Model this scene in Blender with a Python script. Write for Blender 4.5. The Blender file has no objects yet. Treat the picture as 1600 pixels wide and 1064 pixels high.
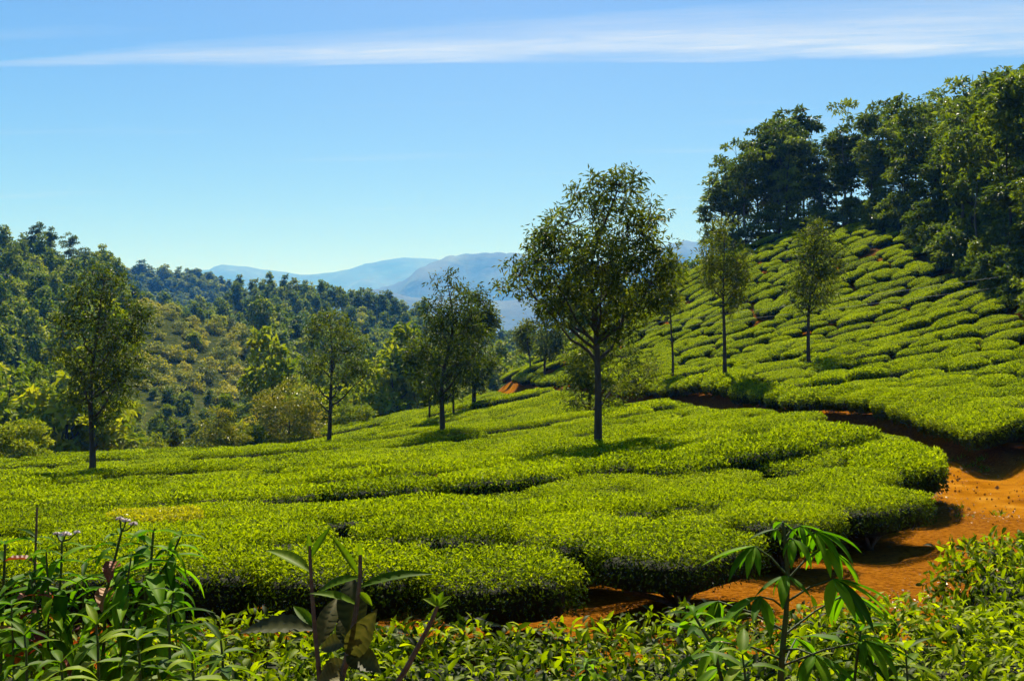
import bpy, math, random
import numpy as np
from mathutils import Vector, Matrix

# ------------------------------------------------------------------ camera, sky, sun, exposure
SC = bpy.context.scene
COL = SC.collection
FPX = 1557.0            # focal length in photograph pixels (1600 wide)
HORIZON = 560.0
CZ = 2.6                # eye height above the path
PITCH = math.atan((HORIZON - 532.0) / FPX)

cam_d = bpy.data.cameras.new('camera')
cam_d.sensor_width = 36.0
cam_d.lens = FPX / 1600.0 * 36.0
cam_d.clip_start = 0.05
cam_d.clip_end = 30000.0
cam = bpy.data.objects.new('camera', cam_d)
cam.location = (0, 0, CZ)
cam.rotation_euler = (math.pi / 2 + PITCH, 0, 0)
COL.objects.link(cam)
SC.camera = cam

SUN_EL = math.radians(49.0)
SUN_AZ = math.radians(2.0)      # measured from +Y towards +X
SKY_STRENGTH = 0.05
EXPOSURE = 1.26

world = bpy.data.worlds.new('World')
SC.world = world
world.use_nodes = True
wn, wl = world.node_tree.nodes, world.node_tree.links
wn.clear()
w_out = wn.new('ShaderNodeOutputWorld')
w_bg = wn.new('ShaderNodeBackground')
w_sky = wn.new('ShaderNodeTexSky')
w_sky.sky_type = 'NISHITA'
w_sky.sun_disc = False
w_sky.sun_elevation = SUN_EL
w_sky.sun_rotation = SUN_AZ
w_sky.altitude = 1500
w_sky.air_density = 1.0
w_sky.dust_density = 1.2
w_sky.ozone_density = 3.0
w_bg.inputs['Strength'].default_value = SKY_STRENGTH
wl.new(w_bg.outputs[0], w_out.inputs[0])


def wmath(op, a, b=None, c=None, clamp=False):
    n = wn.new('ShaderNodeMath')
    n.operation = op
    n.use_clamp = clamp
    for i, v in enumerate((a, b, c)):
        if v is None:
            continue
        if isinstance(v, (int, float)):
            n.inputs[i].default_value = v
        else:
            wl.new(v, n.inputs[i])
    return n.outputs[0]


# thin cirrus lying on a flat layer high above: u across, v away
w_tc = wn.new('ShaderNodeTexCoord')
w_sep = wn.new('ShaderNodeSeparateXYZ')
wl.new(w_tc.outputs['Generated'], w_sep.inputs[0])
zc = wmath('MAXIMUM', w_sep.outputs[2], 0.03)
cu = wmath('DIVIDE', w_sep.outputs[0], zc)
cv = wmath('DIVIDE', w_sep.outputs[1], zc)
w_cmb = wn.new('ShaderNodeCombineXYZ')
wl.new(wmath('MULTIPLY', cu, 0.55), w_cmb.inputs[0])
wl.new(wmath('MULTIPLY', wmath('ADD', cv, wmath('MULTIPLY', cu, 0.10)), 4.0), w_cmb.inputs[1])
w_nz = wn.new('ShaderNodeTexNoise')
w_nz.inputs['Scale'].default_value = 1.6
w_nz.inputs['Detail'].default_value = 8
w_nz.inputs['Roughness'].default_value = 0.62
w_nz.inputs['Distortion'].default_value = 0.5
wl.new(w_cmb.outputs[0], w_nz.inputs['Vector'])
nz = w_nz.outputs['Fac']
# lower edge of the streak: v = 3.37 - 0.035 u ; it fades towards the zenith
edge = wmath('SUBTRACT', wmath('SUBTRACT', 3.375, wmath('MULTIPLY', cu, 0.035)), cv)   # >0 above the edge
edge = wmath('ADD', edge, wmath('MULTIPLY', wmath('SUBTRACT', nz, 0.5), 0.24))
lo = wmath('POWER', wmath('DIVIDE', edge, 0.17, clamp=True), 1.2)
width = wmath('MAXIMUM', wmath('ADD', 0.46, wmath('MULTIPLY', cu, 0.19)), 0.13)
hi = wmath('SUBTRACT', 1.0, wmath('DIVIDE', edge, width), clamp=True)
w_nz2 = wn.new('ShaderNodeTexNoise')
w_nz2.inputs['Scale'].default_value = 0.8
w_nz2.inputs['Detail'].default_value = 5
wl.new(w_cmb.outputs[0], w_nz2.inputs['Vector'])
w_nz3 = wn.new('ShaderNodeTexNoise')
w_nz3.inputs['Scale'].default_value = 5.5
w_nz3.inputs['Detail'].default_value = 8
w_nz3.inputs['Roughness'].default_value = 0.7
w_nz3.inputs['Distortion'].default_value = 1.2
wl.new(w_cmb.outputs[0], w_nz3.inputs['Vector'])
streak = wmath('MULTIPLY', wmath('MULTIPLY', lo, wmath('POWER', hi, 0.8)),
               wmath('MULTIPLY', wmath('MULTIPLY_ADD', nz, 2.2, -0.40, clamp=True), wmath('MULTIPLY_ADD', w_nz3.outputs['Fac'], 1.3, 0.10, clamp=True)))
wisp = wmath('MULTIPLY', wmath('SUBTRACT', w_nz2.outputs['Fac'], 0.60, clamp=True), 0.8)
mask = wmath('MINIMUM', wmath('ADD', wmath('MULTIPLY', streak, 1.3), wisp), 0.75)
w_hsv = wn.new('ShaderNodeHueSaturation')
w_hsv.inputs['Hue'].default_value = 0.512
w_hsv.inputs['Saturation'].default_value = 1.28
w_hsv.inputs['Value'].default_value = 1.15
wl.new(w_sky.outputs[0], w_hsv.inputs['Color'])
w_mix = wn.new('ShaderNodeMixRGB')
wl.new(mask, w_mix.inputs[0])
wl.new(w_hsv.outputs[0], w_mix.inputs[1])
CLOUD = 0.98 / (SKY_STRENGTH * 2 ** EXPOSURE)
w_mix.inputs[2].default_value = (CLOUD * 0.93, CLOUD * 0.97, CLOUD, 1)
wl.new(w_mix.outputs[0], w_bg.inputs['Color'])

sun_d = bpy.data.lights.new('sun', 'SUN')
sun_d.energy = 5.0
sun_d.angle = math.radians(0.53)
sun_d.color = (1.0, 0.99, 0.98)
sun = bpy.data.objects.new('sun', sun_d)
sun_dir = Vector((math.sin(SUN_AZ) * math.cos(SUN_EL), math.cos(SUN_AZ) * math.cos(SUN_EL), math.sin(SUN_EL)))
sun.rotation_euler = sun_dir.to_track_quat('Z', 'Y').to_euler()
sun.location = (0, 0, 60)
COL.objects.link(sun)

SC.view_settings.view_transform = 'Standard'
SC.view_settings.look = 'None'
SC.view_settings.gamma = 1.0
SC.view_settings.use_curve_mapping = False
SC.view_settings.exposure = EXPOSURE
SC.render.engine = 'CYCLES'
cy = SC.cycles
cy.use_denoising = True
cy.denoiser = 'OPENIMAGEDENOISE'
cy.denoising_input_passes = 'RGB_ALBEDO_NORMAL'
cy.denoising_prefilter = 'ACCURATE'
cy.max_bounces = 5
cy.diffuse_bounces = 2
cy.glossy_bounces = 2
cy.transmission_bounces = 3
cy.volume_bounces = 0
cy.transparent_max_bounces = 8
cy.use_adaptive_sampling = True
cy.adaptive_threshold = 0.012
cy.caustics_reflective = False
cy.caustics_refractive = False

rng = np.random.default_rng(7)
random.seed(7)

# ------------------------------------------------------------------ helpers


def at(x, y, Y):
    """pixel of the photograph at depth Y -> point"""
    c, s = math.cos(PITCH), math.sin(PITCH)
    a, b = (x - 800.0) / FPX, (532.0 - y) / FPX
    dy, dz = c - b * s, s + b * c
    t = Y / dy
    return Vector((a * t, Y, CZ + dz * t))


def px_of(x, y, z):
    """points -> photograph pixels"""
    return 800 + FPX * x / y, HORIZON - FPX * (z - CZ) / y


def smooth01(a, b, x):
    t = np.clip((np.asarray(x, float) - a) / (b - a), 0, 1)
    return t * t * (3 - 2 * t)


def wob(p, seed, k=1.0, n=5):
    """cheap smooth noise from sines, about -1..1; p (..., d)"""
    r = np.random.default_rng(seed)
    p = np.asarray(p, float)
    out = np.zeros(p.shape[:-1])
    tot = 0
    for i in range(n):
        d = r.normal(size=p.shape[-1])
        d /= np.linalg.norm(d)
        f = k * (0.6 + 1.5 * i / n)
        a = 1.0 / (1 + 0.5 * i)
        out += a * np.sin(p @ d * f + r.uniform(0, 6.28))
        tot += a
    return out / tot * 1.6


def new_mesh(name, V, faces, mats, midx=None, smooth=False, attrs=None):
    """faces: list of int arrays (n,3) or (n,4)"""
    V = np.ascontiguousarray(V, np.float32)
    me = bpy.data.meshes.new(name)
    me.vertices.add(len(V))
    me.vertices.foreach_set('co', V.ravel())
    loops = np.concatenate([np.asarray(f, np.int32).ravel() for f in faces])
    tot = np.concatenate([np.full(len(f), f.shape[1], np.int32) for f in map(np.asarray, faces)])
    start = np.concatenate([[0], np.cumsum(tot)[:-1]]).astype(np.int32)
    me.loops.add(len(loops))
    me.loops.foreach_set('vertex_index', loops)
    me.polygons.add(len(tot))
    me.polygons.foreach_set('loop_start', start)
    for m in (mats if isinstance(mats, (list, tuple)) else [mats]):
        me.materials.append(m)
    if midx is not None:
        me.polygons.foreach_set('material_index', np.concatenate([np.asarray(a, np.int32) for a in midx]))
    if smooth is True:
        me.polygons.foreach_set('use_smooth', np.ones(len(tot), bool))
    elif smooth is not False:
        me.polygons.foreach_set('use_smooth', np.concatenate([np.full(len(f), s, bool) for f, s in zip(faces, smooth)]))
    if attrs:
        for k, a in attrs.items():
            at_ = me.attributes.new(k, 'FLOAT', 'POINT')
            at_.data.foreach_set('value', np.ascontiguousarray(a, np.float32))
    me.update(calc_edges=True)
    return me


def obj(name, me, parent=None, loc=None, rot=None, scale=None, **props):
    o = bpy.data.objects.new(name, me)
    COL.objects.link(o)
    if parent is not None:
        o.parent = parent
    if loc is not None:
        o.location = loc
    if rot is not None:
        o.rotation_euler = rot
    if scale is not None:
        o.scale = scale
    for k, v in props.items():
        if v is not None:
            o[k] = v
    return o


def thing(name, label, category, loc=(0, 0, 0), rot=(0, 0, 0), scale=(1, 1, 1), group=None):
    return obj(name, None, loc=loc, rot=rot, scale=scale, label=label, category=category, group=group)


class Geo:
    """collects vertices, faces and a tint per vertex"""
    def __init__(s):
        s.V, s.F, s.M, s.T, s.S, s.n = [], [], [], [], [], 0

    def add(s, V, faces, mat=0, tint=0.5, smooth=False):
        V = np.asarray(V, float)
        for f in (faces if isinstance(faces, list) else [faces]):
            f = np.asarray(f, int)
            if len(f):
                s.F.append(f + s.n)
                s.M.append(np.full(len(f), mat))
                s.S.append(smooth)
        s.V.append(V)
        s.T.append(np.broadcast_to(np.asarray(tint, float), (len(V),)))
        s.n += len(V)

    def mesh(s, name, mats):
        return new_mesh(name, np.concatenate(s.V), s.F, mats, s.M, s.S, {'tint': np.concatenate(s.T)})


def unit(v):
    return v / np.maximum(np.linalg.norm(v, axis=-1, keepdims=True), 1e-9)


def leaf_batch(P, D, N, L, W, fold=0.25, droop=0.15):
    """two-triangle folded leaves"""
    D = unit(D)
    S = unit(np.cross(D, N))
    N = np.cross(S, D)
    L = np.broadcast_to(L, (len(P),))[:, None]
    W = np.broadcast_to(W, (len(P),))[:, None]
    mid = P + D * L * 0.45
    a = mid - S * W * 0.5 + N * W * fold
    b = mid + S * W * 0.5 + N * W * fold
    tip = P + D * L - N * L * droop
    V = np.stack([P, a, tip, b], 1).reshape(-1, 3)
    i = np.arange(len(P))[:, None] * 4
    F = np.concatenate([i + [0, 2, 1], i + [0, 3, 2]], 0)
    return V, F


def leaf_batch_fine(P, D, N, L, W, fold=0.3, droop=0.25):
    """eight-triangle leaves with a midrib fold and an arched blade"""
    D = unit(D)
    S = unit(np.cross(D, N))
    N = np.cross(S, D)
    n = len(P)
    L = np.broadcast_to(L, (n,))[:, None]
    W = np.broadcast_to(W, (n,))[:, None]
    dr = np.broadcast_to(droop, (n,))[:, None]
    pts = [P]
    for t, w in ((0.3, 0.42), (0.68, 0.40)):
        c = P + D * L * t + N * L * (0.10 * math.sin(t * 3.14)) - N * L * dr * t * t
        pts += [c - S * W * w + N * W * fold * 0.5, c, c + S * W * w + N * W * fold * 0.5]
    pts.append(P + D * L - N * L * dr)
    V = np.stack(pts, 1).reshape(-1, 3)
    i = np.arange(n)[:, None] * 8
    T = np.concatenate([i + [0, 2, 1], i + [0, 3, 2], i + [4, 5, 7], i + [5, 6, 7]], 0)
    Q = np.concatenate([i + [1, 2, 5, 4], i + [2, 3, 6, 5]], 0)
    return V, T, Q


def tube(pts, rad, sides=6, cap=True):
    pts = np.asarray(pts, float)
    rad = np.broadcast_to(np.asarray(rad, float), (len(pts),))
    t = unit(np.gradient(pts, axis=0))
    ref = np.array([0.0, 0, 1]) if abs(t[0, 2]) < 0.9 else np.array([1.0, 0, 0])
    V = []
    a = unit(np.cross(t[0], ref))
    ang = np.linspace(0, 2 * np.pi, sides, endpoint=False)
    for i in range(len(pts)):
        a = unit(a - t[i] * np.dot(a, t[i]))
        b = np.cross(t[i], a)
        V.append(pts[i] + rad[i] * (np.cos(ang)[:, None] * a + np.sin(ang)[:, None] * b))
    V = np.concatenate(V)
    k = np.arange(sides)
    F = []
    for i in range(len(pts) - 1):
        F.append(np.stack([i * sides + k, i * sides + (k + 1) % sides, (i + 1) * sides + (k + 1) % sides, (i + 1) * sides + k], 1))
    return V, np.concatenate(F)


def sample_tris(V, F, n, r):
    a, b, c = V[F[:, 0]], V[F[:, 1]], V[F[:, 2]]
    cr = np.cross(b - a, c - a)
    ar = np.linalg.norm(cr, axis=1)
    idx = r.choice(len(F), n, p=ar / ar.sum())
    u, v = r.random(n), r.random(n)
    s = u + v > 1
    u[s], v[s] = 1 - u[s], 1 - v[s]
    P = a[idx] + (b[idx] - a[idx]) * u[:, None] + (c[idx] - a[idx]) * v[:, None]
    return P, unit(cr[idx])


# ------------------------------------------------------------------ materials


def mat_new(name):
    m = bpy.data.materials.new(name)
    m.use_nodes = True
    n, l = m.node_tree.nodes, m.node_tree.links
    n.clear()
    return m, n, l


def ramp(n, stops):
    r = n.new('ShaderNodeValToRGB')
    e = r.color_ramp.elements
    while len(e) < len(stops):
        e.new(0.5)
    for i, (p, c) in enumerate(stops):
        e[i].position = p
        e[i].color = (*c, 1)
    return r


def leaf_mat(name, stops, trans=0.4, tcol=(1.5, 1.45, 0.7), rough=0.45, spec=0.35, obvar=0.25, veins=False):
    """leaf: colour from the leaf's own tint, a little variation per plant, light shining through the blade"""
    m, n, l = mat_new(name)
    out = n.new('ShaderNodeOutputMaterial')
    at_ = n.new('ShaderNodeAttribute')
    at_.attribute_name = 'tint'
    oi = n.new('ShaderNodeObjectInfo')
    ad = n.new('ShaderNodeMath')
    ad.operation = 'MULTIPLY_ADD'
    ad.inputs[1].default_value = obvar
    l.new(oi.outputs['Random'], ad.inputs[0])
    sb = n.new('ShaderNodeMath')
    sb.operation = 'SUBTRACT'
    sb.inputs[1].default_value = obvar / 2
    l.new(at_.outputs['Fac'], sb.inputs[0])
    l.new(sb.outputs[0], ad.inputs[2])
    rp = ramp(n, stops)
    l.new(ad.outputs[0], rp.inputs[0])
    col = rp.outputs[0]
    pb = n.new('ShaderNodeBsdfPrincipled')
    pb.inputs['Roughness'].default_value = rough
    pb.inputs['Specular IOR Level'].default_value = spec
    l.new(col, pb.inputs['Base Color'])
    tr = n.new('ShaderNodeBsdfTranslucent')
    mu = n.new('ShaderNodeMixRGB')
    mu.blend_type = 'MULTIPLY'
    mu.inputs[0].default_value = 1
    mu.inputs[2].default_value = (*tcol, 1)
    l.new(col, mu.inputs[1])
    l.new(mu.outputs[0], tr.inputs['Color'])
    if veins:
        tc = n.new('ShaderNodeTexCoord')
        wv = n.new('ShaderNodeTexWave')
        wv.bands_direction = 'Y'
        wv.inputs['Scale'].default_value = 2.6
        wv.inputs['Distortion'].default_value = 1.5
        l.new(tc.outputs['Object'], wv.inputs['Vector'])
        bp = n.new('ShaderNodeBump')
        bp.inputs['Strength'].default_value = 0.25
        bp.inputs['Distance'].default_value = 0.01
        l.new(wv.outputs['Fac'], bp.inputs['Height'])
        l.new(bp.outputs[0], pb.inputs['Normal'])
    mx = n.new('ShaderNodeMixShader')
    mx.inputs[0].default_value = trans
    l.new(pb.outputs[0], mx.inputs[1])
    l.new(tr.outputs[0], mx.inputs[2])
    l.new(mx.outputs[0], out.inputs[0])
    return m


def noise_mat(name, stops, scale, rough=0.9, bump=0.3, bdist=0.05, detail=6, coords='Object', spec=0.2, stretch=None):
    m, n, l = mat_new(name)
    out = n.new('ShaderNodeOutputMaterial')
    tc = n.new('ShaderNodeTexCoord')
    vec = tc.outputs[coords]
    if stretch:
        mp = n.new('ShaderNodeMapping')
        mp.inputs['Scale'].default_value = stretch
        l.new(vec, mp.inputs[0])
        vec = mp.outputs[0]
    nz = n.new('ShaderNodeTexNoise')
    nz.inputs['Scale'].default_value = scale
    nz.inputs['Detail'].default_value = detail
    nz.inputs['Roughness'].default_value = 0.65
    l.new(vec, nz.inputs['Vector'])
    rp = ramp(n, stops)
    l.new(nz.outputs['Fac'], rp.inputs[0])
    pb = n.new('ShaderNodeBsdfPrincipled')
    pb.inputs['Roughness'].default_value = rough
    pb.inputs['Specular IOR Level'].default_value = spec
    l.new(rp.outputs[0], pb.inputs['Base Color'])
    bp = n.new('ShaderNodeBump')
    bp.inputs['Strength'].default_value = bump
    bp.inputs['Distance'].default_value = bdist
    l.new(nz.outputs['Fac'], bp.inputs['Height'])
    l.new(bp.outputs[0], pb.inputs['Normal'])
    l.new(pb.outputs[0], out.inputs[0])
    return m


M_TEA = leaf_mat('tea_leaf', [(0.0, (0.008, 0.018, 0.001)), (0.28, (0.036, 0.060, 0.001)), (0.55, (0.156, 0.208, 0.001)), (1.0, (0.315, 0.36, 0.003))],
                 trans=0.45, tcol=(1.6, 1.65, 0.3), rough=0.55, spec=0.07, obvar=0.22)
M_TEA_YEL = leaf_mat('yellow_tea_leaf', [(0.0, (0.10, 0.11, 0.003)), (0.4, (0.28, 0.31, 0.003)), (1.0, (0.46, 0.46, 0.006))], trans=0.42, tcol=(1.5, 1.3, 0.5), obvar=0.1)
M_TEA_CORE = noise_mat('tea_inner_leaf_shade', [(0.3, (0.004, 0.006, 0.001)), (0.7, (0.014, 0.018, 0.002))], 18, bump=0.8, bdist=0.05)  # inner leaf layer, near black to paint the shade in the gaps
M_STEM = noise_mat('tea_stem', [(0.3, (0.03, 0.02, 0.012)), (0.7, (0.10, 0.07, 0.045))], 25, bump=0.6, bdist=0.02)
M_BARK = noise_mat('tree_bark', [(0.3, (0.018, 0.013, 0.009)), (0.7, (0.07, 0.052, 0.036))], 9, bump=0.8, bdist=0.03, stretch=(1, 1, 0.25))
M_BARK_PALE = noise_mat('pale_tree_bark', [(0.3, (0.05, 0.04, 0.03)), (0.7, (0.16, 0.13, 0.10))], 6, bump=0.5, bdist=0.03, stretch=(1, 1, 0.25))
M_OAK = leaf_mat('shade_tree_leaf', [(0.0, (0.016, 0.028, 0.003)), (0.5, (0.047, 0.070, 0.004)), (1.0, (0.17, 0.18, 0.006))],
                 trans=0.42, tcol=(1.5, 1.6, 0.4), rough=0.55, spec=0.18, obvar=0.2)
M_GUM = leaf_mat('tall_tree_leaf', [(0.0, (0.024, 0.042, 0.005)), (0.5, (0.078, 0.110, 0.007)), (1.0, (0.20, 0.23, 0.010))],
                 trans=0.4, tcol=(1.4, 1.5, 0.5), rough=0.5, spec=0.22, obvar=0.3)
M_HILL_TREE = leaf_mat('hill_tree_leaf', [(0.0, (0.044, 0.080, 0.004)), (0.5, (0.150, 0.205, 0.006)), (1.0, (0.34, 0.34, 0.010))],
                       trans=0.36, tcol=(1.5, 1.5, 0.4), rough=0.6, spec=0.12, obvar=0.55)
M_HILL_GUM = leaf_mat('upright_tree_leaf', [(0.0, (0.030, 0.062, 0.005)), (0.5, (0.095, 0.148, 0.007)), (1.0, (0.26, 0.28, 0.010))],
                      trans=0.36, tcol=(1.5, 1.5, 0.4), rough=0.6, spec=0.12, obvar=0.4)
M_SCRUB = leaf_mat('dry_scrub_leaf', [(0.0, (0.10, 0.14, 0.006)), (0.5, (0.24, 0.29, 0.008)), (1.0, (0.38, 0.37, 0.014))],
                   trans=0.3, tcol=(1.4, 1.2, 0.6), rough=0.6, obvar=0.7)
M_BUSH_OLIVE = leaf_mat('olive_bush_leaf', [(0.0, (0.06, 0.085, 0.004)), (0.5, (0.16, 0.19, 0.006)), (1.0, (0.33, 0.29, 0.010))],
                        trans=0.35, tcol=(1.4, 1.3, 0.5), obvar=0.1)
M_WEED = leaf_mat('weed_leaf', [(0.0, (0.022, 0.062, 0.002)), (0.5, (0.062, 0.15, 0.002)), (1.0, (0.15, 0.26, 0.004))],
                  trans=0.42, tcol=(1.3, 1.6, 0.5), rough=0.5, spec=0.03, obvar=0.8)
M_SHOOT = leaf_mat('fresh_shoot_leaf', [(0.0, (0.026, 0.068, 0.002)), (0.5, (0.080, 0.145, 0.003)), (1.0, (0.19, 0.26, 0.006))],
                   trans=0.42, tcol=(1.4, 1.5, 0.4), rough=0.5, spec=0.05, obvar=0.8)
M_OLD_LEAF = leaf_mat('dull_old_leaf', [(0.0, (0.016, 0.022, 0.004)), (0.5, (0.055, 0.058, 0.012)), (1.0, (0.13, 0.11, 0.03))],
                      trans=0.25, rough=0.55, spec=0.1, obvar=0.4)
M_RED_LEAF = leaf_mat('withered_red_leaf', [(0.0, (0.10, 0.012, 0.006)), (0.5, (0.22, 0.05, 0.010)), (1.0, (0.35, 0.15, 0.02))],
                      trans=0.35, tcol=(1.3, 0.9, 0.6), rough=0.6, obvar=1.0, veins=True)
M_GREEN_STEM = noise_mat('green_stem', [(0.3, (0.02, 0.035, 0.006)), (0.7, (0.05, 0.075, 0.012))], 30, rough=0.6)
M_TWIG = noise_mat('brown_twig', [(0.3, (0.05, 0.035, 0.02)), (0.7, (0.13, 0.09, 0.05))], 60, rough=0.8)
M_FLOWER = noise_mat('pale_pink_floret', [(0.3, (0.70, 0.56, 0.50)), (0.7, (0.82, 0.76, 0.70))], 80, rough=0.8)
M_ORANGE = noise_mat('orange_petal', [(0.3, (0.62, 0.10, 0.02)), (0.7, (0.75, 0.20, 0.04))], 50)
M_VIOLET = noise_mat('violet_petal', [(0.3, (0.18, 0.12, 0.5)), (0.7, (0.3, 0.2, 0.65))], 50)
M_WIRE = noise_mat('wire_metal', [(0.3, (0.12, 0.12, 0.12)), (0.7, (0.2, 0.2, 0.2))], 5, rough=0.5)

# ------------------------------------------------------------------ terrain height (one smooth surface through surveyed points)
BH = 0.78
tea_px = [(300, 870, 9), (800, 842, 9.8), (1200, 800, 12.3), (1400, 780, 14), (1450, 735, 17.5), (1300, 690, 21), (1100, 640, 34), (1000, 627, 45),
          (800, 612, 80), (765, 607, 92), (935, 692, 28), (690, 685, 40), (512, 695, 50), (140, 742, 33), (400, 705, 60), (200, 712, 58),
          (0, 718, 48), (640, 642, 70), (580, 662, 66), (0, 830, 14), (500, 760, 20), (700, 770, 18),
          (1590, 700, 19), (1460, 672, 23), (1240, 640, 31), (1100, 617, 41), (1000, 606, 52), (800, 590, 88), (1130, 600, 42), (1265, 569, 46),
          (1330, 352, 80), (1180, 385, 85), (1060, 442, 88), (930, 522, 92), (850, 562, 94), (1500, 425, 60), (1600, 492, 46), (1400, 370, 72),
          (1600, 620, 28), (1420, 540, 45), (1250, 470, 66), (1120, 520, 66), (1450, 460, 58)]
ctrl = []
for x, y, Y in tea_px:
    p = at(x, y, Y)
    ctrl.append((p.x, p.y, p.z - BH))
gp = [(-10, -12, .6), (10, -12, .6), (0, -30, .5), (-40, -30, .0), (40, -30, 1.0),
      (-5, 3, .62), (0, 3, .62), (5, 3.2, .62), (-6, 5, .5), (0, 5.2, .45), (5, 5.4, .45), (9, 6, .4),
      (-10, 7.2, .10), (-4, 7.5, .06), (0, 8.2, .05), (3.5, 9.6, .05), (7, 13, .02), (9, 16, .0), (10, 22, .0), (12, 15, .05), (20, 14, .1),
      (9.9, 27, .05), (8.4, 36, .0), (6, 50, -.15), (2, 75, -.6), (-2.0, 92, -.9), (24, 19, 1.0), (24, 8, .2),
      (30, 80, 13.2), (40, 80, 15.5), (37, 60, 11.5), (33, 45, 7.0), (31, 30, 3), (20, 100, 11.5), (40, 110, 15.5), (10, 106, 6), (0, 112, -1.5),
      (-10, 120, -7), (-40, 72, -6.4), (-25, 84, -7.2), (-10, 98, -5.6), (-60, 90, -7.5), (-60, 40, -4.2), (-35, 22, -2.4), (-20, 10, -.4),
      (-120, 250, 23.5), (-180, 260, 30), (-100, 200, 15.5), (-150, 180, 18), (-80, 160, 5), (-60, 120, -5), (-110, 120, 0), (-160, 120, 7),
      (-90, 90, -6), (-87, 235, 13), (-54, 205, 6.5), (-45, 170, -2), (-97, 350, 20), (-72, 350, 18), (-48, 340, 14.5), (-34, 330, 8),
      (-27, 300, -2), (-60, 265, 4), (-40, 220, -4), (-20, 160, -8), (-70, 430, 12), (-150, 400, 6), (0, 420, -14), (0, 250, -11),
      (100, 300, 14), (100, 150, 19), (60, 125, 17), (-300, 300, 40), (-300, 100, 24), (300, 100, 30), (300, 400, 20), (-300, 600, 10), (0, 700, -22), (-125, 350, 2), (-105, 300, 4), (-105, 243, 17), (-75, 290, 2),
      (400, 700, -10), (-500, 900, -20), (500, 900, -20), (0, 1000, -26), (-200, -200, 0), (200, -200, 4), (0, -300, 0), (-150, 0, 4), (150, 0, 10)]
ctrl += gp
ctrl = np.array(ctrl)


def tps_fit(C, lam=0.02):
    X = C[:, :2] / 50.0
    d = np.linalg.norm(X[:, None] - X[None], axis=2)
    K = np.where(d > 0, d * d * np.log(np.maximum(d, 1e-12)), 0)
    n = len(C)
    P = np.c_[np.ones(n), X]
    A = np.zeros((n + 3, n + 3))
    A[:n, :n] = K + np.eye(n) * lam * 0.05
    A[:n, n:] = P
    A[n:, :n] = P.T
    return np.linalg.solve(A, np.r_[C[:, 2], np.zeros(3)])


TW = tps_fit(ctrl)


# the red earth track: two branches meeting at the bend
PATHS = [(np.array([(24, 13.8), (16, 14.8), (11.4, 15.6), (9.2, 17.6), (9.6, 21)], float), 1.3),
         (np.array([(9.6, 21), (10.2, 27), (8.6, 36), (6.1, 50), (2, 75), (-0.9, 86)], float), 0.75),
         (np.array([(-0.9, 86), (-2.3, 94), (-5, 106)], float), 1.3),
         (np.array([(16, 14.2), (10, 14.1), (7.4, 11.7), (5.4, 9.7), (3.3, 8.0), (1.5, 6.8), (0, 6.2), (-4, 6.4), (-14, 6.4)], float), 1.2)]
TRACK_LINE = np.concatenate([PATHS[0][0][3:], PATHS[1][0][1:], PATHS[2][0][1:]])


def ground_z(x, y):
    x, y = np.atleast_1d(np.asarray(x, float)), np.atleast_1d(np.asarray(y, float))
    shp = x.shape
    q = np.c_[x.ravel(), y.ravel()]
    r = np.linalg.norm(q, axis=1)
    qs = q * np.minimum(1, 1000.0 / np.maximum(r, 1))[:, None] / 50.0
    out = np.empty(len(q))
    Xc = ctrl[:, :2] / 50.0
    for i in range(0, len(q), 20000):
        s = slice(i, i + 20000)
        d2 = ((qs[s, None] - Xc[None]) ** 2).sum(2)
        k = 0.5 * d2 * np.log(np.maximum(d2, 1e-20))
        out[s] = k @ TW[:-3] + TW[-3] + qs[s] @ TW[-2:]
    # earth bank on the hill side of the track
    sx = np.interp(q[:, 1], TRACK_LINE[:, 1], TRACK_LINE[:, 0])
    bd = q[:, 0] - sx - 0.8
    out += 0.42 * smooth01(-0.1, 0.7, bd) * np.exp(-np.maximum(bd - 0.7, 0) / 7.0) * smooth01(16, 25, q[:, 1]) * smooth01(104, 92, q[:, 1])
    far = smooth01(600, 1000, r)
    out = out * (1 - far) + far * (-26)
    return out.reshape(shp)


def gz(x, y):
    return float(ground_z([x], [y])[0])


def normal_at(x, y, e=0.6):
    hx = (ground_z(np.atleast_1d(x) + e, y) - ground_z(np.atleast_1d(x) - e, y)) / (2 * e)
    hy = (ground_z(x, np.atleast_1d(y) + e) - ground_z(x, np.atleast_1d(y) - e)) / (2 * e)
    return hx, hy


def path_dist(x, y):
    """distance beyond the track's edge (negative on the track)"""
    q = np.stack([np.asarray(x, float), np.asarray(y, float)], -1)
    best = np.full(q.shape[:-1], 1e9)
    for P, hw in PATHS:
        for a, b in zip(P[:-1], P[1:]):
            ab = b - a
            t = np.clip(((q - a) @ ab) / (ab @ ab), 0, 1)
            best = np.minimum(best, np.linalg.norm(q - (a + t[..., None] * ab), axis=-1) - hw)
    return best


# ground sheet: polar, finer towards the camera, reaching the horizon
az = np.concatenate([np.linspace(-180, -42, 24, endpoint=False), np.linspace(-42, 42, 260, endpoint=False), np.linspace(42, 180, 24)])
rr = np.concatenate([[0.0], np.geomspace(0.8, 120, 230), np.geomspace(123, 900, 90), np.geomspace(950, 11500, 22)])
A_, R_ = np.meshgrid(np.radians(az), rr, indexing='ij')
GX, GY = R_ * np.sin(A_), R_ * np.cos(A_)
GZ = ground_z(GX, GY)
pdist = path_dist(GX, GY)
near = R_ < 130
q2 = np.stack([GX, GY], -1)
GZ += near * (0.03 * wob(q2, 3, 2.2) + 0.015 * wob(q2, 4, 7)) * np.clip(0.35 + pdist, 0.25, 1)
GZ -= near * 0.05 * smooth01(0.3, -0.6, pdist)
nA, nR = A_.shape
ii, jj = np.meshgrid(np.arange(nA - 1), np.arange(nR - 1), indexing='ij')
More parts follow.
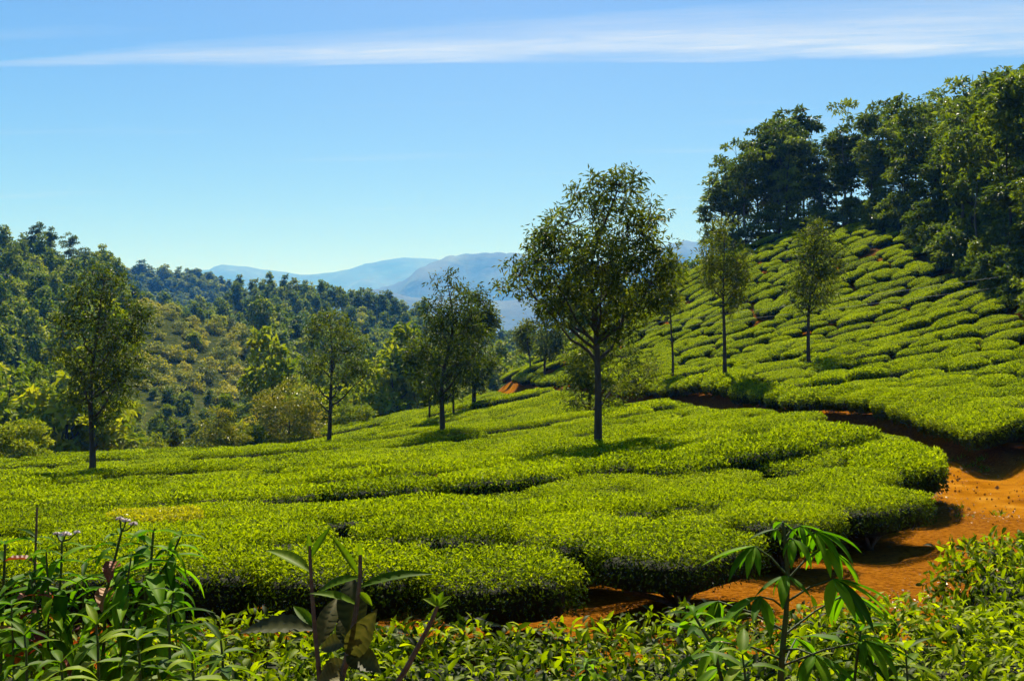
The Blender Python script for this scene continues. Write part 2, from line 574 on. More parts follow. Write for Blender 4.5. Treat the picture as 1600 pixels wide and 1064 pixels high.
quads = np.stack([ii * nR + jj, ii * nR + jj + 1, (ii + 1) * nR + jj + 1, (ii + 1) * nR + jj], -1).reshape(-1, 4)[:, ::-1]

m, n, l = mat_new('red_earth_and_undergrowth')
out = n.new('ShaderNodeOutputMaterial')
pb = n.new('ShaderNodeBsdfPrincipled')
pb.inputs['Roughness'].default_value = 0.95
pb.inputs['Specular IOR Level'].default_value = 0.0
tc = n.new('ShaderNodeTexCoord')
atp = n.new('ShaderNodeAttribute')
atp.attribute_name = 'track'
atf = n.new('ShaderNodeAttribute')
atf.attribute_name = 'wild'
n1 = n.new('ShaderNodeTexNoise')
n1.inputs['Scale'].default_value = 1.3
n1.inputs['Detail'].default_value = 8
n2 = n.new('ShaderNodeTexNoise')
n2.inputs['Scale'].default_value = 14
n2.inputs['Detail'].default_value = 6
n2.inputs['Roughness'].default_value = 0.75
for q in (n1, n2):
    l.new(tc.outputs['Object'], q.inputs['Vector'])
r_tr = ramp(n, [(0.28, (0.13, 0.042, 0.002)), (0.48, (0.25, 0.092, 0.003)), (0.60, (0.29, 0.118, 0.006)), (0.74, (0.38, 0.185, 0.022))])
l.new(n1.outputs['Fac'], r_tr.inputs[0])
r_bed = ramp(n, [(0.35, (0.07, 0.024, 0.002)), (0.52, (0.19, 0.066, 0.004)), (0.70, (0.27, 0.115, 0.014))])
l.new(n2.outputs['Fac'], r_bed.inputs[0])
r_wild = ramp(n, [(0.35, (0.020, 0.030, 0.006)), (0.6, (0.055, 0.062, 0.012)), (0.75, (0.10, 0.085, 0.02))])
l.new(n1.outputs['Fac'], r_wild.inputs[0])
# edge of the track is littered with dry leaves: break the mask with noise
me1 = n.new('ShaderNodeMath')
me1.operation = 'MULTIPLY_ADD'
me1.inputs[1].default_value = 1.1
l.new(n2.outputs['Fac'], me1.inputs[0])
ms = n.new('ShaderNodeMath')
ms.operation = 'SUBTRACT'
ms.inputs[1].default_value = 0.55
l.new(atp.outputs['Fac'], ms.inputs[0])
l.new(ms.outputs[0], me1.inputs[2])
me1.use_clamp = True
mxa = n.new('ShaderNodeMixRGB')
l.new(me1.outputs[0], mxa.inputs[0])
l.new(r_bed.outputs[0], mxa.inputs[1])
l.new(r_tr.outputs[0], mxa.inputs[2])
# fine grit on the track
n3 = n.new('ShaderNodeTexNoise')
n3.inputs['Scale'].default_value = 60
n3.inputs['Detail'].default_value = 4
l.new(tc.outputs['Object'], n3.inputs['Vector'])
r_gr = ramp(n, [(0.30, (0.55, 0.5, 0.45)), (0.42, (1, 1, 1)), (0.7, (1.1, 1.1, 1.1))])
l.new(n3.outputs['Fac'], r_gr.inputs[0])
mg = n.new('ShaderNodeMixRGB')
mg.blend_type = 'MULTIPLY'
mg.inputs[0].default_value = 0.8
l.new(mxa.outputs[0], mg.inputs[1])
l.new(r_gr.outputs[0], mg.inputs[2])
mxb = n.new('ShaderNodeMixRGB')
l.new(atf.outputs['Fac'], mxb.inputs[0])
l.new(mg.outputs[0], mxb.inputs[1])
l.new(r_wild.outputs[0], mxb.inputs[2])
l.new(mxb.outputs[0], pb.inputs['Base Color'])
bp = n.new('ShaderNodeBump')
bp.inputs['Strength'].default_value = 0.7
bp.inputs['Distance'].default_value = 0.06
l.new(n2.outputs['Fac'], bp.inputs['Height'])
l.new(bp.outputs[0], pb.inputs['Normal'])
l.new(pb.outputs[0], out.inputs[0])
M_GROUND = m
track = smooth01(0.25, -0.35, pdist)
wild = smooth01(0, 6, np.maximum(np.maximum(R_ - 105, -(GX + 3) - 45), (GX - 24) * 1.0 * (GY > 30) + -99 * (GY <= 30)))
me = new_mesh('ground', np.stack([GX, GY, GZ], -1).reshape(-1, 3), [quads], M_GROUND, smooth=True,
              attrs={'track': track.ravel(), 'wild': wild.ravel()})
ground = obj('ground', me, kind='structure', label='red earth ground and track winding between the tea slopes')

# ------------------------------------------------------------------ far hills and mountains


def ridge(name, prof_px, Y, depth, base_z, mat, seed, rough, label, nx=260, ny=60, skew=0.0):
    """a mountain range: crest follows the given skyline, flanks broken by spurs and gullies"""
    pr = np.array(prof_px, float)
    xs = np.linspace(pr[0, 0], pr[-1, 0], nx)
    ys = np.interp(xs, pr[:, 0], pr[:, 1])
    k = np.ones(7) / 7
    ys = np.convolve(np.pad(ys, 3, mode='edge'), k, 'valid')
    X = (xs - 800) / FPX * Y
    crest = CZ + (HORIZON - ys) / FPX * Y
    t = np.linspace(-1, 1, ny)
    T, XX = np.meshgrid(t, X, indexing='ij')
    CC = np.broadcast_to(crest, T.shape)
    prof = np.where(T < 0, (1 + T) ** 1.25, (1 - T) ** 1.4)
    sp = wob(np.stack([XX / depth * 9, T * 1.5], -1), seed, 1.6, 7)
    fine = wob(np.stack([XX / depth * 30, T * 14], -1), seed + 1, 1.5, 7)
    flank = np.clip(1 - np.abs(T), 0, 1) * np.clip(np.abs(T) * 3.0, 0, 1)
    Z = base_z + (CC - base_z) * prof + (CC - base_z) * flank * (0.22 * sp + 0.05 * fine) * rough
    top = np.abs(T) < 0.12
    Z += (CC - base_z) * 0.006 * rough * wob(np.stack([XX / depth * 160, T * 40], -1), seed + 2, 2.0, 8) * (1 - np.abs(T))
    YY = Y + T * depth + XX * skew
    ii, jj = np.meshgrid(np.arange(ny - 1), np.arange(nx - 1), indexing='ij')
    q = np.stack([ii * nx + jj, ii * nx + jj + 1, (ii + 1) * nx + jj + 1, (ii + 1) * nx + jj], -1).reshape(-1, 4)
    me = new_mesh(name, np.stack([XX, YY, Z], -1).reshape(-1, 3), [q], mat, smooth=True)
    return obj(name, me, kind='structure', label=label)


M_MOUNT = noise_mat('mountain_forest_and_grass', [(0.38, (0.004, 0.014, 0.008)), (0.52, (0.010, 0.026, 0.012)), (0.66, (0.05, 0.075, 0.022))],
                    0.006, bump=1.0, bdist=16, detail=12)
ridge('mountain', [(-800, 470), (-200, 450), (150, 432), (320, 420), (380, 417), (430, 419), (470, 426), (515, 429), (560, 412), (600, 401), (650, 396), (700, 405), (760, 420),
                   (900, 410), (1050, 400), (1200, 395), (1500, 400), (2400, 430)], 8200, 2300, -30, M_MOUNT, 21, 1.8, 'pale blue mountain range farthest away on the skyline')
ridge('mountain', [(430, 520), (500, 492), (540, 464), (585, 450), (630, 440), (665, 416), (690, 402), (725, 393), (760, 390), (800, 391), (840, 396), (900, 400), (960, 408),
                   (1010, 398), (1050, 388), (1078, 376), (1100, 378), (1150, 384), (1300, 380), (1700, 420), (2100, 520)], 5000, 1500, -28, M_MOUNT, 31, 2.0,
      'blue forested mountain rising behind the middle hill', nx=320)
ridge('mountain', [(380, 540), (500, 478), (540, 458), (565, 449), (600, 452), (640, 462), (700, 468), (780, 470), (830, 466), (900, 470), (1000, 476), (1200, 470), (1500, 540)], 3600, 900, -28,
      M_MOUNT, 41, 1.2, 'low hazy foothill below the blue mountain')
M_KHILL = noise_mat('wooded_hill_ground', [(0.35, (0.02, 0.032, 0.008)), (0.6, (0.05, 0.06, 0.014))], 0.06, bump=1.0, bdist=3, detail=10)
KP = [(-400, 400), (-100, 418), (60, 425), (140, 424), (190, 428), (230, 432), (270, 440), (320, 438), (345, 452), (400, 478), (470, 520), (560, 580)]
khill = ridge('hill', KP, 700, 220, -24, M_KHILL, 51, 0.6, 'dark wooded hill between the two forested slopes')

# haze: closed box of pale air around everything, sky outside
hz_m = bpy.data.materials.new('haze_air')
hz_m.use_nodes = True
hn, hl = hz_m.node_tree.nodes, hz_m.node_tree.links
hn.clear()
ho = hn.new('ShaderNodeOutputMaterial')
hv = hn.new('ShaderNodeVolumePrincipled')
hv.inputs['Color'].default_value = (0.06, 0.31, 1.0, 1)
hv.inputs['Absorption Color'].default_value = (1, 1, 1, 1)
hv.inputs['Density'].default_value = 0.00029
hv.inputs['Anisotropy'].default_value = 0.0
hl.new(hv.outputs[0], ho.inputs['Volume'])
bx, by0, by1, bz0, bz1 = 12500, -12500, 12500, -40, 900
hV = np.array([(x, y, z) for x in (-bx, bx) for y in (by0, by1) for z in (bz0, bz1)], float)
hF = np.array([(0, 1, 3, 2), (4, 6, 7, 5), (0, 4, 5, 1), (2, 3, 7, 6), (0, 2, 6, 4), (1, 5, 7, 3)])
haze = obj('haze', new_mesh('haze', hV, [hF], hz_m), kind='stuff', label='thin blue haze filling the valley air')

# ------------------------------------------------------------------ instancing a stuff object on points


def scatter_stuff(name, pts, rots, scales, idx, protos, label):
    col = bpy.data.collections.new(name + '_kinds')
    for i, me in enumerate(protos):
        col.objects.link(bpy.data.objects.new('%s_kind_%02d' % (name, i), me))
    me = bpy.data.meshes.new(name)
    me.from_pydata([tuple(p) for p in pts], [], [])
    for nm, ty, dat, key in (('rot', 'FLOAT_VECTOR', np.asarray(rots, np.float32), 'vector'), ('scl', 'FLOAT_VECTOR', np.asarray(scales, np.float32), 'vector'),
                             ('pick', 'INT', np.asarray(idx, np.int32), 'value')):
        a = me.attributes.new(nm, ty, 'POINT')
        a.data.foreach_set(key, dat.ravel())
    o = obj(name, me, kind='stuff', label=label)
    ng = bpy.data.node_groups.new(name + '_nodes', 'GeometryNodeTree')
    ng.interface.new_socket('Geometry', in_out='INPUT', socket_type='NodeSocketGeometry')
    ng.interface.new_socket('Geometry', in_out='OUTPUT', socket_type='NodeSocketGeometry')
    N, Lk = ng.nodes, ng.links
    gi, go = N.new('NodeGroupInput'), N.new('NodeGroupOutput')
    ci = N.new('GeometryNodeCollectionInfo')
    ci.inputs['Collection'].default_value = col
    ci.inputs['Separate Children'].default_value = True
    ci.inputs['Reset Children'].default_value = True
    ip = N.new('GeometryNodeInstanceOnPoints')
    ip.inputs['Pick Instance'].default_value = True

    def named(nm, ty):
        q = N.new('GeometryNodeInputNamedAttribute')
        q.data_type = ty
        q.inputs['Name'].default_value = nm
        return q.outputs['Attribute']
    Lk.new(gi.outputs[0], ip.inputs['Points'])
    Lk.new(ci.outputs[0], ip.inputs['Instance'])
    Lk.new(named('pick', 'INT'), ip.inputs['Instance Index'])
    er = N.new('FunctionNodeEulerToRotation')
    Lk.new(named('rot', 'FLOAT_VECTOR'), er.inputs[0])
    Lk.new(er.outputs[0], ip.inputs['Rotation'])
    Lk.new(named('scl', 'FLOAT_VECTOR'), ip.inputs['Scale'])
    Lk.new(ip.outputs[0], go.inputs[0])
    md = o.modifiers.new('scatter', 'NODES')
    md.node_group = ng
    return o


# ------------------------------------------------------------------ tea bushes
PROF = np.array([(0.0, 1.0), (0.3, 0.998), (0.6, 0.988), (0.88, 0.982), (0.965, 0.945), (0.998, 0.86), (1.0, 0.66), (0.97, 0.46), (0.88, 0.34), (0.62, 0.28), (0.0, 0.30)])


def bush_shell(a, b, h, seed, nth=30, shrink=0.0, e=3.2, prof=None):
    th = np.linspace(0, 2 * np.pi, nth, endpoint=False)
    c, s = np.cos(th), np.sin(th)
    prof = PROF if prof is None else prof
    r = (np.abs(c / a) ** e + np.abs(s / b) ** e) ** (-1 / e)
    r = r * (1 + 0.07 * wob(np.stack([c, s], -1), seed, 2.2) + 0.035 * wob(np.stack([c, s], -1), seed + 1, 6.0)) - shrink
    V = []
    for rho, zz in prof:
        x, y = r * rho * c, r * rho * s
        z = h * zz + h * (0.045 * wob(np.stack([x, y], -1), seed + 5, 3.0) + 0.03 * wob(np.stack([x, y], -1), seed + 6, 9.0)) * (zz > 0.5) - (shrink if zz > 0.6 else -shrink * 0.3)
        V.append(np.stack([x, y, z], -1))
    V = np.concatenate(V)
    k = np.arange(nth)
    Q = []
    for i in range(len(prof) - 1):
        Q.append(np.stack([i * nth + k, (i + 1) * nth + k, (i + 1) * nth + (k + 1) % nth, i * nth + (k + 1) % nth], 1))
    return V, np.concatenate(Q)


PROF_DOME = np.array([(0.0, 1.0), (0.3, 0.995), (0.55, 0.985), (0.78, 0.955), (0.92, 0.89), (0.985, 0.77), (1.0, 0.58), (0.96, 0.44), (0.85, 0.34), (0.55, 0.28), (0.0, 0.30)])


def bush_mesh(name, a, b, h, nleaf, L, W, seed, fine=False, yellow=False, e=3.2, prof=None, deep=0.07, pale=1.0):
    r = np.random.default_rng(seed)
    V, Q = bush_shell(a, b, h, seed, e=e, prof=prof)
    T = np.concatenate([Q[:, [0, 1, 2]], Q[:, [0, 2, 3]]])
    P, N = sample_tris(V, T, int(nleaf * 1.5), r)
    keep = (N[:, 2] > -0.35) & (r.random(len(P)) < np.where(P[:, 2] > 0.8 * h, 1.0, 0.6))
    P, N = P[keep][:nleaf], N[keep][:nleaf]
    P = P - N * r.uniform(-0.03, deep, (len(P), 1))
    tan = unit(r.normal(size=N.shape))
    tan = unit(tan - N * (tan * N).sum(1, keepdims=True))
    up = np.array([0, 0, 1.0])
    side = 1 - np.clip(N[:, 2:3], 0, 1)
    D = unit(tan + N * r.uniform(0.1, 1.5, (len(P), 1)) - up * side * r.uniform(0.0, 0.7, (len(P), 1)))
    NN = unit(N * 0.5 + up * 0.4 + r.normal(size=N.shape) * 0.6)
    lf = r.uniform(0.65, 1.25, len(P))
    flush_and_shade = smooth01(0.60, 0.93, P[:, 2] / h)          # pale young shoots on top; lower old leaves darkened further to paint side shade
    tint = np.clip(r.normal(0.10, 0.09, len(P)) + flush_and_shade * r.normal(0.50 * pale, 0.20, len(P)), 0, 1)
    g = Geo()
    if fine:
        LV, T3, Q4 = leaf_batch_fine(P, D, NN, L * lf, W * lf, droop=r.uniform(0.05, 0.45, len(P)))
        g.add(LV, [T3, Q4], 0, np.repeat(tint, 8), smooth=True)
    else:
        LV, F3 = leaf_batch(P, D, NN, L * lf, W * lf)
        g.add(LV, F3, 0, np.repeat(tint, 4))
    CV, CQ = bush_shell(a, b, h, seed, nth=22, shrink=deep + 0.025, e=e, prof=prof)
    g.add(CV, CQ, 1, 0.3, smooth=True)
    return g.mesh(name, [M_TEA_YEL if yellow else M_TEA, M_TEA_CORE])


def stem_mesh(a, b, h, seed):
    """gnarled trunk forking low into branches under the table of leaves"""
    r = np.random.default_rng(seed)
    g = Geo()
    V, F = tube([(0, 0, -0.15), (0.02, 0.01, 0.06), (0.0, 0.0, h * .26)], [0.075, 0.06, 0.05], 7)
    g.add(V, F, 0, .5, True)
    for q in range(9):
        x1, y1 = r.uniform(-a * .85, a * .85), r.uniform(-b * .7, b * .7)
        V, F = tube([(0, 0, h * .10), (x1 * .35, y1 * .35, h * .22), (x1 * .8, y1 * .8, h * .36), (x1, y1, h * .6)], [0.04, 0.032, 0.024, 0.012], 5)
        g.add(V, F, 0, .5, True)
    return g.mesh('stem', [M_STEM])


LODS = {}
for lod, (cnt, L, W) in {'near': (12500, 0.042, 0.018), 'mid': (7200, 0.062, 0.030), 'far': (3200, 0.092, 0.047)}.items():
    vs = []
    for i in range(6):
        a = (0.72, 0.9, 1.1, 1.25, 0.8, 1.45)[i]
        b = (0.66, 0.62, 0.68, 0.60, 0.70, 0.66)[i]
        k = cnt if lod == 'near' else cnt
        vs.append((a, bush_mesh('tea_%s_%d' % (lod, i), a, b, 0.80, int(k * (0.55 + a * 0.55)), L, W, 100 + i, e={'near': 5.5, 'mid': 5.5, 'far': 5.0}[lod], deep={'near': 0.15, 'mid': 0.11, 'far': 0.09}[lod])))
    LODS[lod] = vs
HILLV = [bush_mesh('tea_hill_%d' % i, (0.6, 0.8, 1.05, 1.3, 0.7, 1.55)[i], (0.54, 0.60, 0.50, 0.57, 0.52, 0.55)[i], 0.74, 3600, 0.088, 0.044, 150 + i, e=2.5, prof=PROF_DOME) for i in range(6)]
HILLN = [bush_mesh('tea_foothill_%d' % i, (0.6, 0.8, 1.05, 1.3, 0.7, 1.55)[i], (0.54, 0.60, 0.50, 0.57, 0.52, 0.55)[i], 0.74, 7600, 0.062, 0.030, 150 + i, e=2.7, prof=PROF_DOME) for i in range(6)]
STEMS = [stem_mesh((0.72, 0.9, 1.1, 1.25, 0.8, 1.45)[i], 0.6, 0.8, 300 + i) for i in range(6)]
VA = [0.72, 0.9, 1.1, 1.25, 0.8, 1.45]

# front edge of the middle slope (rows start parallel to the track)
FE = np.array([(-40, 10.0), (-15, 8.4), (-6, 8.3), (-2, 8.2), (0, 7.95), (0.6, 8.2), (1.67, 9.2), (2.8, 10.8), (3.95, 12.2), (5.3, 13.5), (6.2, 14.8), (7.0, 16.8), (8.2, 19.5)], float)
SPOTS = []          # (x, y, yaw, variant, scale, block)


def in_view(x, y, m=1.5):
    return (y > 2) & (np.abs(x) < 0.535 * y + m)


r = np.random.default_rng(11)
# middle slope
base = -1.3
for k in range(0, 60):
    base += 1.20 + (r.uniform(0.2, 0.55) if r.random() < 0.55 else 0)
    x = -46.0 + r.uniform(0, 1)
    bl = math.exp(-k / 7.0)
    while x < 12:
        v = int(r.integers(0, 6))
        a = VA[v]
        x += a * 0.93
        fy = np.interp(x, FE[:, 0], FE[:, 1])
        flat = 9.2
        y = base + flat + (fy - flat) * bl + (0.28 * math.sin(x * 0.5 + k) + 0.10 * r.normal() + 0.35 * math.sin(x * 0.16 + k * 0.7)) * (0.35 if k == 0 else 1) + 0.66
        e = 0.3
        fy2 = np.interp(x + e, FE[:, 0], FE[:, 1])
        yaw = math.atan2((fy2 - fy) * bl, e) + 0.05 * r.normal()
        SPOTS.append((x, y, yaw, v, r.uniform(0.98, 1.08), 0, k))
        x += a * 0.93 + (r.uniform(0.15, 0.6) if r.random() < 0.10 else 0)
# right hill
for k in range(0, 76):
    base = 17.0 + k * 1.13
    x = -6 + r.uniform(0, 1)
    while x < 34:
        v = int(r.integers(0, 6))
        a = VA[v]
        x += a * 0.98
        y = base + 0.35 * math.sin(x * 0.45 + k * 0.3) + 0.12 * r.normal() + 0.06 * (x - 10)
        SPOTS.append((x, y, 0.06 + 0.10 * r.normal(), v, r.uniform(0.88, 1.08), 1, k))
        x += a * 0.98 + (r.uniform(0.1, 0.45) if r.random() < 0.25 else 0)
# rows lining both edges of the far branch of the track
LINE = PATHS[1][0]
lseg = np.linalg.norm(np.diff(LINE, axis=0), axis=1)
lcum = np.r_[0, np.cumsum(lseg)]
for sgn, blk in ((-1, 0), (1, 1)):
    s_ = 0.5
    while s_ < lcum[-1]:
        cx, cyy = np.interp(s_, lcum, LINE[:, 0]), np.interp(s_, lcum, LINE[:, 1])
        dx, dy = np.interp(s_ + .3, lcum, LINE[:, 0]) - cx, np.interp(s_ + .3, lcum, LINE[:, 1]) - cyy
        ln = math.hypot(dx, dy) or 1
        off = 0.75 + 0.62 + r.uniform(-.08, .08)
        SPOTS.append((cx + sgn * dy / ln * off, cyy - sgn * dx / ln * off, math.atan2(dy, dx) + .05 * r.normal(), 4, r.uniform(.98, 1.1), blk, 100))
        s_ += 1.45
S = np.array(SPOTS)
pd = path_dist(S[:, 0], S[:, 1])
# which side of the long track branch
PL = TRACK_LINE
side_x = np.interp(S[:, 1], PL[:, 1], PL[:, 0])
front = np.interp(S[:, 0], FE[:, 0], FE[:, 1])
mid_ok = (S[:, 5] == 0) & (S[:, 0] < side_x) & (S[:, 1] > front + 0.2)
forest_x = np.interp(S[:, 1], [10, 30, 40, 46, 60, 72, 80, 90, 100], [30, 27, 25, 24, 27.3, 28.5, 28.2, 22, 14])
hill_ok = (S[:, 5] == 1) & (S[:, 0] > side_x) & (S[:, 1] > 16.5) & (S[:, 0] < forest_x)
# limits of the planted ground at the far side
left_lim = np.interp(S[:, 0], [-50, -32, -24, -15, -9, -4, 0], [52, 56, 66, 72, 80, 92, 110])
mid_ok &= S[:, 1] < left_lim
hill_ok &= S[:, 1] < 97
lined = S[:, 6] == 100
spx = 800 + FPX * S[:, 0] / np.maximum(S[:, 1], 1)
mid_ok &= ~((S[:, 6] == 0) & (S[:, 5] == 0) & (spx > 610) & (spx < 735))        # a gap in the front row shows the earth
ok = (mid_ok | (hill_ok & (r.random(len(S)) > 0.035))) & np.where(lined, pd > 0.3, np.where((S[:, 1] > 22) & (S[:, 1] < 88), pd > np.where(S[:, 5] == 1, 0.95, 1.25), pd > 0.42)) & in_view(S[:, 0], S[:, 1])
S, pd = S[ok], pd[ok]
# a row lining the upper edge of the track at the foot of the hill
SC_z = ground_z(S[:, 0], S[:, 1])
hx, hy = normal_at(S[:, 0], S[:, 1])
hx, hy = np.clip(hx, -.6, .6), np.clip(hy, -.6, .6)


def frame_euler(hx, hy, yaw):
    nrm = Vector((-hx, -hy, 1)).normalized()
    t = Vector((math.cos(yaw), math.sin(yaw), 0))
    t = (t - nrm * t.dot(nrm)).normalized()
    b = nrm.cross(t)
    return Matrix((t, b, nrm)).transposed().to_euler()


dist = np.hypot(S[:, 0], S[:, 1])
ZS = 1 + np.where(S[:, 5] == 1, 0.15, 0.26) * wob(np.stack([S[:, 0] * 0.45, S[:, 6] * 1.9], -1), 61, 1.0) + np.where(S[:, 5] == 1, 0.11, 0.04) * np.sin(np.arange(len(S)) * 12.9898)
ZS[(S[:, 6] == 100) & (S[:, 5] == 0)] = 0.86
ZS[(S[:, 6] == 100) & (S[:, 5] == 1)] = 1.08
size = np.array([VA[int(v)] for v in S[:, 3]]) / dist
pxx, pyy = px_of(S[:, 0], S[:, 1], SC_z + 0.7)
size[(pxx < -60) | (pxx > 1660)] *= 0.3
order = np.argsort(-size)
single = set(order[:285].tolist())
rest = [i for i in range(len(S)) if i not in single]


def tea_thing(x, y, z, rot, v, sc, lod, label, group, zsc=1.0, stems=True, name='tea_bush'):
    t = thing(name, label, 'tea bush', (x, y, z), rot, (sc, sc, sc * zsc), group)
    obj('foliage', HILLN[v] if lod == 'hill' else LODS[lod][v][1], t)
    if stems:
        obj('stem', STEMS[v], t)
    return t


ORD = ['first', 'second', 'third', 'fourth', 'fifth', 'sixth', 'seventh', 'eighth', 'ninth', 'tenth', 'eleventh', 'twelfth', 'thirteenth', 'fourteenth', 'fifteenth', 'sixteenth',
       'seventeenth', 'eighteenth', 'nineteenth', 'twentieth']


def ordn(q):
    return ORD[q] if q < 20 else 'twenty-' + ORD[min(q - 20, 8)]


rows_of = {}
for i in single:
    if -40 < pxx[i] < 1640:
        rows_of.setdefault((int(S[i, 5]), int(S[i, 6])), []).append(i)
row_rank = {}
for blk in (0, 1):
    for q, key in enumerate(sorted(k for k in rows_of if k[0] == blk)):
        for w_, i in enumerate(sorted(rows_of[key], key=lambda j: S[j, 0])):
            row_rank[i] = (q, w_)
for i in sorted(single, key=lambda q: dist[q]):
    x, y, yaw, v, sc, blk, row = S[i]
    v = int(v)
    zs = ZS[i] + (0.08 if pd[i] < 1.2 and blk == 0 and row != 100 else 0)
    lod = 'near' if dist[i] < 19 else 'mid'
    if blk == 1 and dist[i] > 30:
        lod = 'hill'
    edge = pd[i] < 1.3
    q, w_ = row_rank.get(i, (None, None))
    place = '' if q is None else '%s from left in %s tea row' % (ordn(w_), ordn(q))
    if blk == 1:
        grp = 'tea bushes at the foot of the hill'
        lab = ('tea bush on the earth bank, ' if edge else 'trimmed tea bush, ') + (place + ' up the hill' if place else 'beyond the picture edge at the hill foot')
    else:
        grp = 'tea bushes of the middle slope'
        kind = 'shaggy trackside tea bush, ' if edge else 'flat clipped tea bush, '
        lab = kind + (place + ' of the middle slope' if place else 'cut off by the picture edge')
    tea_thing(x, y, SC_z[i] - 0.03, frame_euler(hx[i], hy[i], yaw), v, sc, lod, lab, grp, zs, stems=dist[i] < 24)

for blk, nm, lab in ((0, 'tea_rows', 'clipped tea rows covering the middle slope in the distance'), (1, 'tea_hillside', 'wavy clipped tea rows covering the steep hill')):
    ids = [i for i in rest if int(S[i, 5]) == blk]
    lodi = [0 if dist[i] < 34 else 6 for i in ids]
    scatter_stuff(nm, [(S[i, 0], S[i, 1], SC_z[i] - 0.03) for i in ids], [tuple(frame_euler(hx[i], hy[i], S[i, 2])) for i in ids],
                  [(S[i, 4], S[i, 4], S[i, 4] * ZS[i]) for i in ids], [int(S[i, 3]) + q for i, q in zip(ids, lodi)],
                  ([q[1] for q in LODS['mid']] + [q[1] for q in LODS['far']]) if blk == 0 else HILLN + HILLV, lab)
print('tea bushes', len(S), 'single', len(single))

# ------------------------------------------------------------------ foreground hedge: bushes close enough to show each leaf


def unit_leaf(name, w, droop, fold, mat, tint, rows=7, wave=0.0, p=0.8, vein=1.0):
    """one leaf blade, length 1 along +Y, face up; pointed oval, creased along the midrib, arched, puckered between the side veins"""
    t = np.linspace(0, 1, rows)
    half = 0.5 * w * np.sin(np.pi * np.clip(t, 0.02, 0.985) ** p) ** 0.9
    ang = droop * t
    y = np.concatenate([[0], np.cumsum(np.cos(ang[1:]) / (rows - 1))])
    z = -np.concatenate([[0], np.cumsum(np.sin(ang[1:]) / (rows - 1))])
    rr_ = np.random.default_rng(len(name) * 31 + int(tint * 1000) + rows)
    V, T = [], []
    for i in range(rows):
        pk = wave * 0.10 * half[i] * (1 if i % 2 else -1)
        for c in (-1, -.55, 0, .55, 1):
            dz = fold * half[i] * abs(c) ** 1.3 + pk * (0 if c == 0 else 1) + wave * 0.04 * rr_.normal() * half[i] * abs(c)
            V.append((c * half[i], y[i] + (0.22 * half[i] * (abs(c) - .4) if c else 0), z[i] + dz))
            T.append(tint + (0.16 if c == 0 else 0) - 0.06 * abs(c) + vein * (0.07 if i % 2 else -0.06) * (c != 0) + 0.04 * rr_.normal())
    F = []
    for i in range(rows - 1):
        k = i * 5
        F += [(k + j, k + j + 1, k + j + 6, k + j + 5) for j in range(4)]
    V = np.array(V)
    return new_mesh(name, V, [np.array(F)], mat, smooth=True, attrs={'tint': np.clip(T, 0, 1)})


def orient(D, N):
    D = Vector(D).normalized()
    N = Vector(N)
    Xa = D.cross(N).normalized()
    Na = Xa.cross(D)
    return Matrix((Xa, D, Na)).transposed()


def place_leaf(parent, me, p, D, N, L, name='leaf', label=None):
    o = obj(name, me, parent, loc=p, scale=(L, L, L))
    o.rotation_euler = orient(D, N).to_euler()
    if label:
        o['label'] = label
    return o


TEA_LEAVES = [unit_leaf('tea_leaf_%d' % i, 0.34 + 0.04 * (i % 3), 0.35 + 0.25 * (i % 4), 0.35, M_TEA, 0.35 + 0.11 * i, rows=5) for i in range(6)]
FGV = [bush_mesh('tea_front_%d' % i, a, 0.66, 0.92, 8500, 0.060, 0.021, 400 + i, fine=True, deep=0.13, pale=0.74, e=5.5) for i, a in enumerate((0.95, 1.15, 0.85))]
FGA = (0.95, 1.15, 0.85)
fg = [(-3.3, 4.0, 0, 'leafy tea bush of the near hedge behind the flowering weeds'),
      (-1.6, 3.75, 1, 'leafy tea bush of the near hedge behind the tall tea shoots'),
      (0.35, 3.80, 1, 'leafy tea bush of the near hedge in front of the shaded track'),
      (2.15, 4.05, 0, 'leafy tea bush of the near hedge behind the hand-leaved weed'),
      (3.75, 4.05, 2, 'leafy tea bush of the near hedge in the lower corner by the track'),
      (3.62, 5.5, 1, 'tea bush with a squared end standing beside the orange track'),
      (3.15, 4.9, 2, 'low tea bush tucked between the squared bush and the near hedge')]
r = np.random.default_rng(55)
for x, y, v, lab in fg:
    z = gz(x, y)
    hgt = (CZ - 1.12 - z) / 0.92
    if y > 4.7:
        hgt *= (1.06 if y > 5 else 0.84)
    t = thing('tea_bush', lab, 'tea bush', (x, y, z), (0, 0, r.normal() * 0.06), (1, 1, hgt), 'tea bushes of the near hedge')
    o = obj('foliage', FGV[v], t, kind='stuff')
    obj('stem', STEMS[v], t)
    for k in range(70):
        a, b = FGA[v] * 0.95, 0.62
        px_, py_ = r.uniform(-a, a), r.uniform(-b, b)
        if abs(px_ / a) ** 3.2 + abs(py_ / b) ** 3.2 > 0.85:
            continue
        az_ = r.uniform(0, 6.28)
        el = r.uniform(0.1, 1.0)
        D = (math.cos(az_) * math.cos(el), math.sin(az_) * math.cos(el), math.sin(el))
        place_leaf(t, TEA_LEAVES[int(r.integers(0, 6))], (px_, py_, 0.90), D, (r.normal() * .3, r.normal() * .3, 1), r.uniform(0.05, 0.075))

# the yellow-leaved bush among the near rows
p = at(240, 806, 14.5)
zy = gz(p.x, p.y)
yb = thing('tea_bush', 'bright yellow-leaved tea bush among the green near rows', 'tea bush', (p.x, p.y, zy + 0.06), (0, 0, 0.1), (0.95, 0.9, 1.06))
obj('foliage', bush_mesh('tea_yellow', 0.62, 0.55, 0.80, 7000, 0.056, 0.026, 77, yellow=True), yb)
obj('stem', STEMS[0], yb)

# ------------------------------------------------------------------ trees


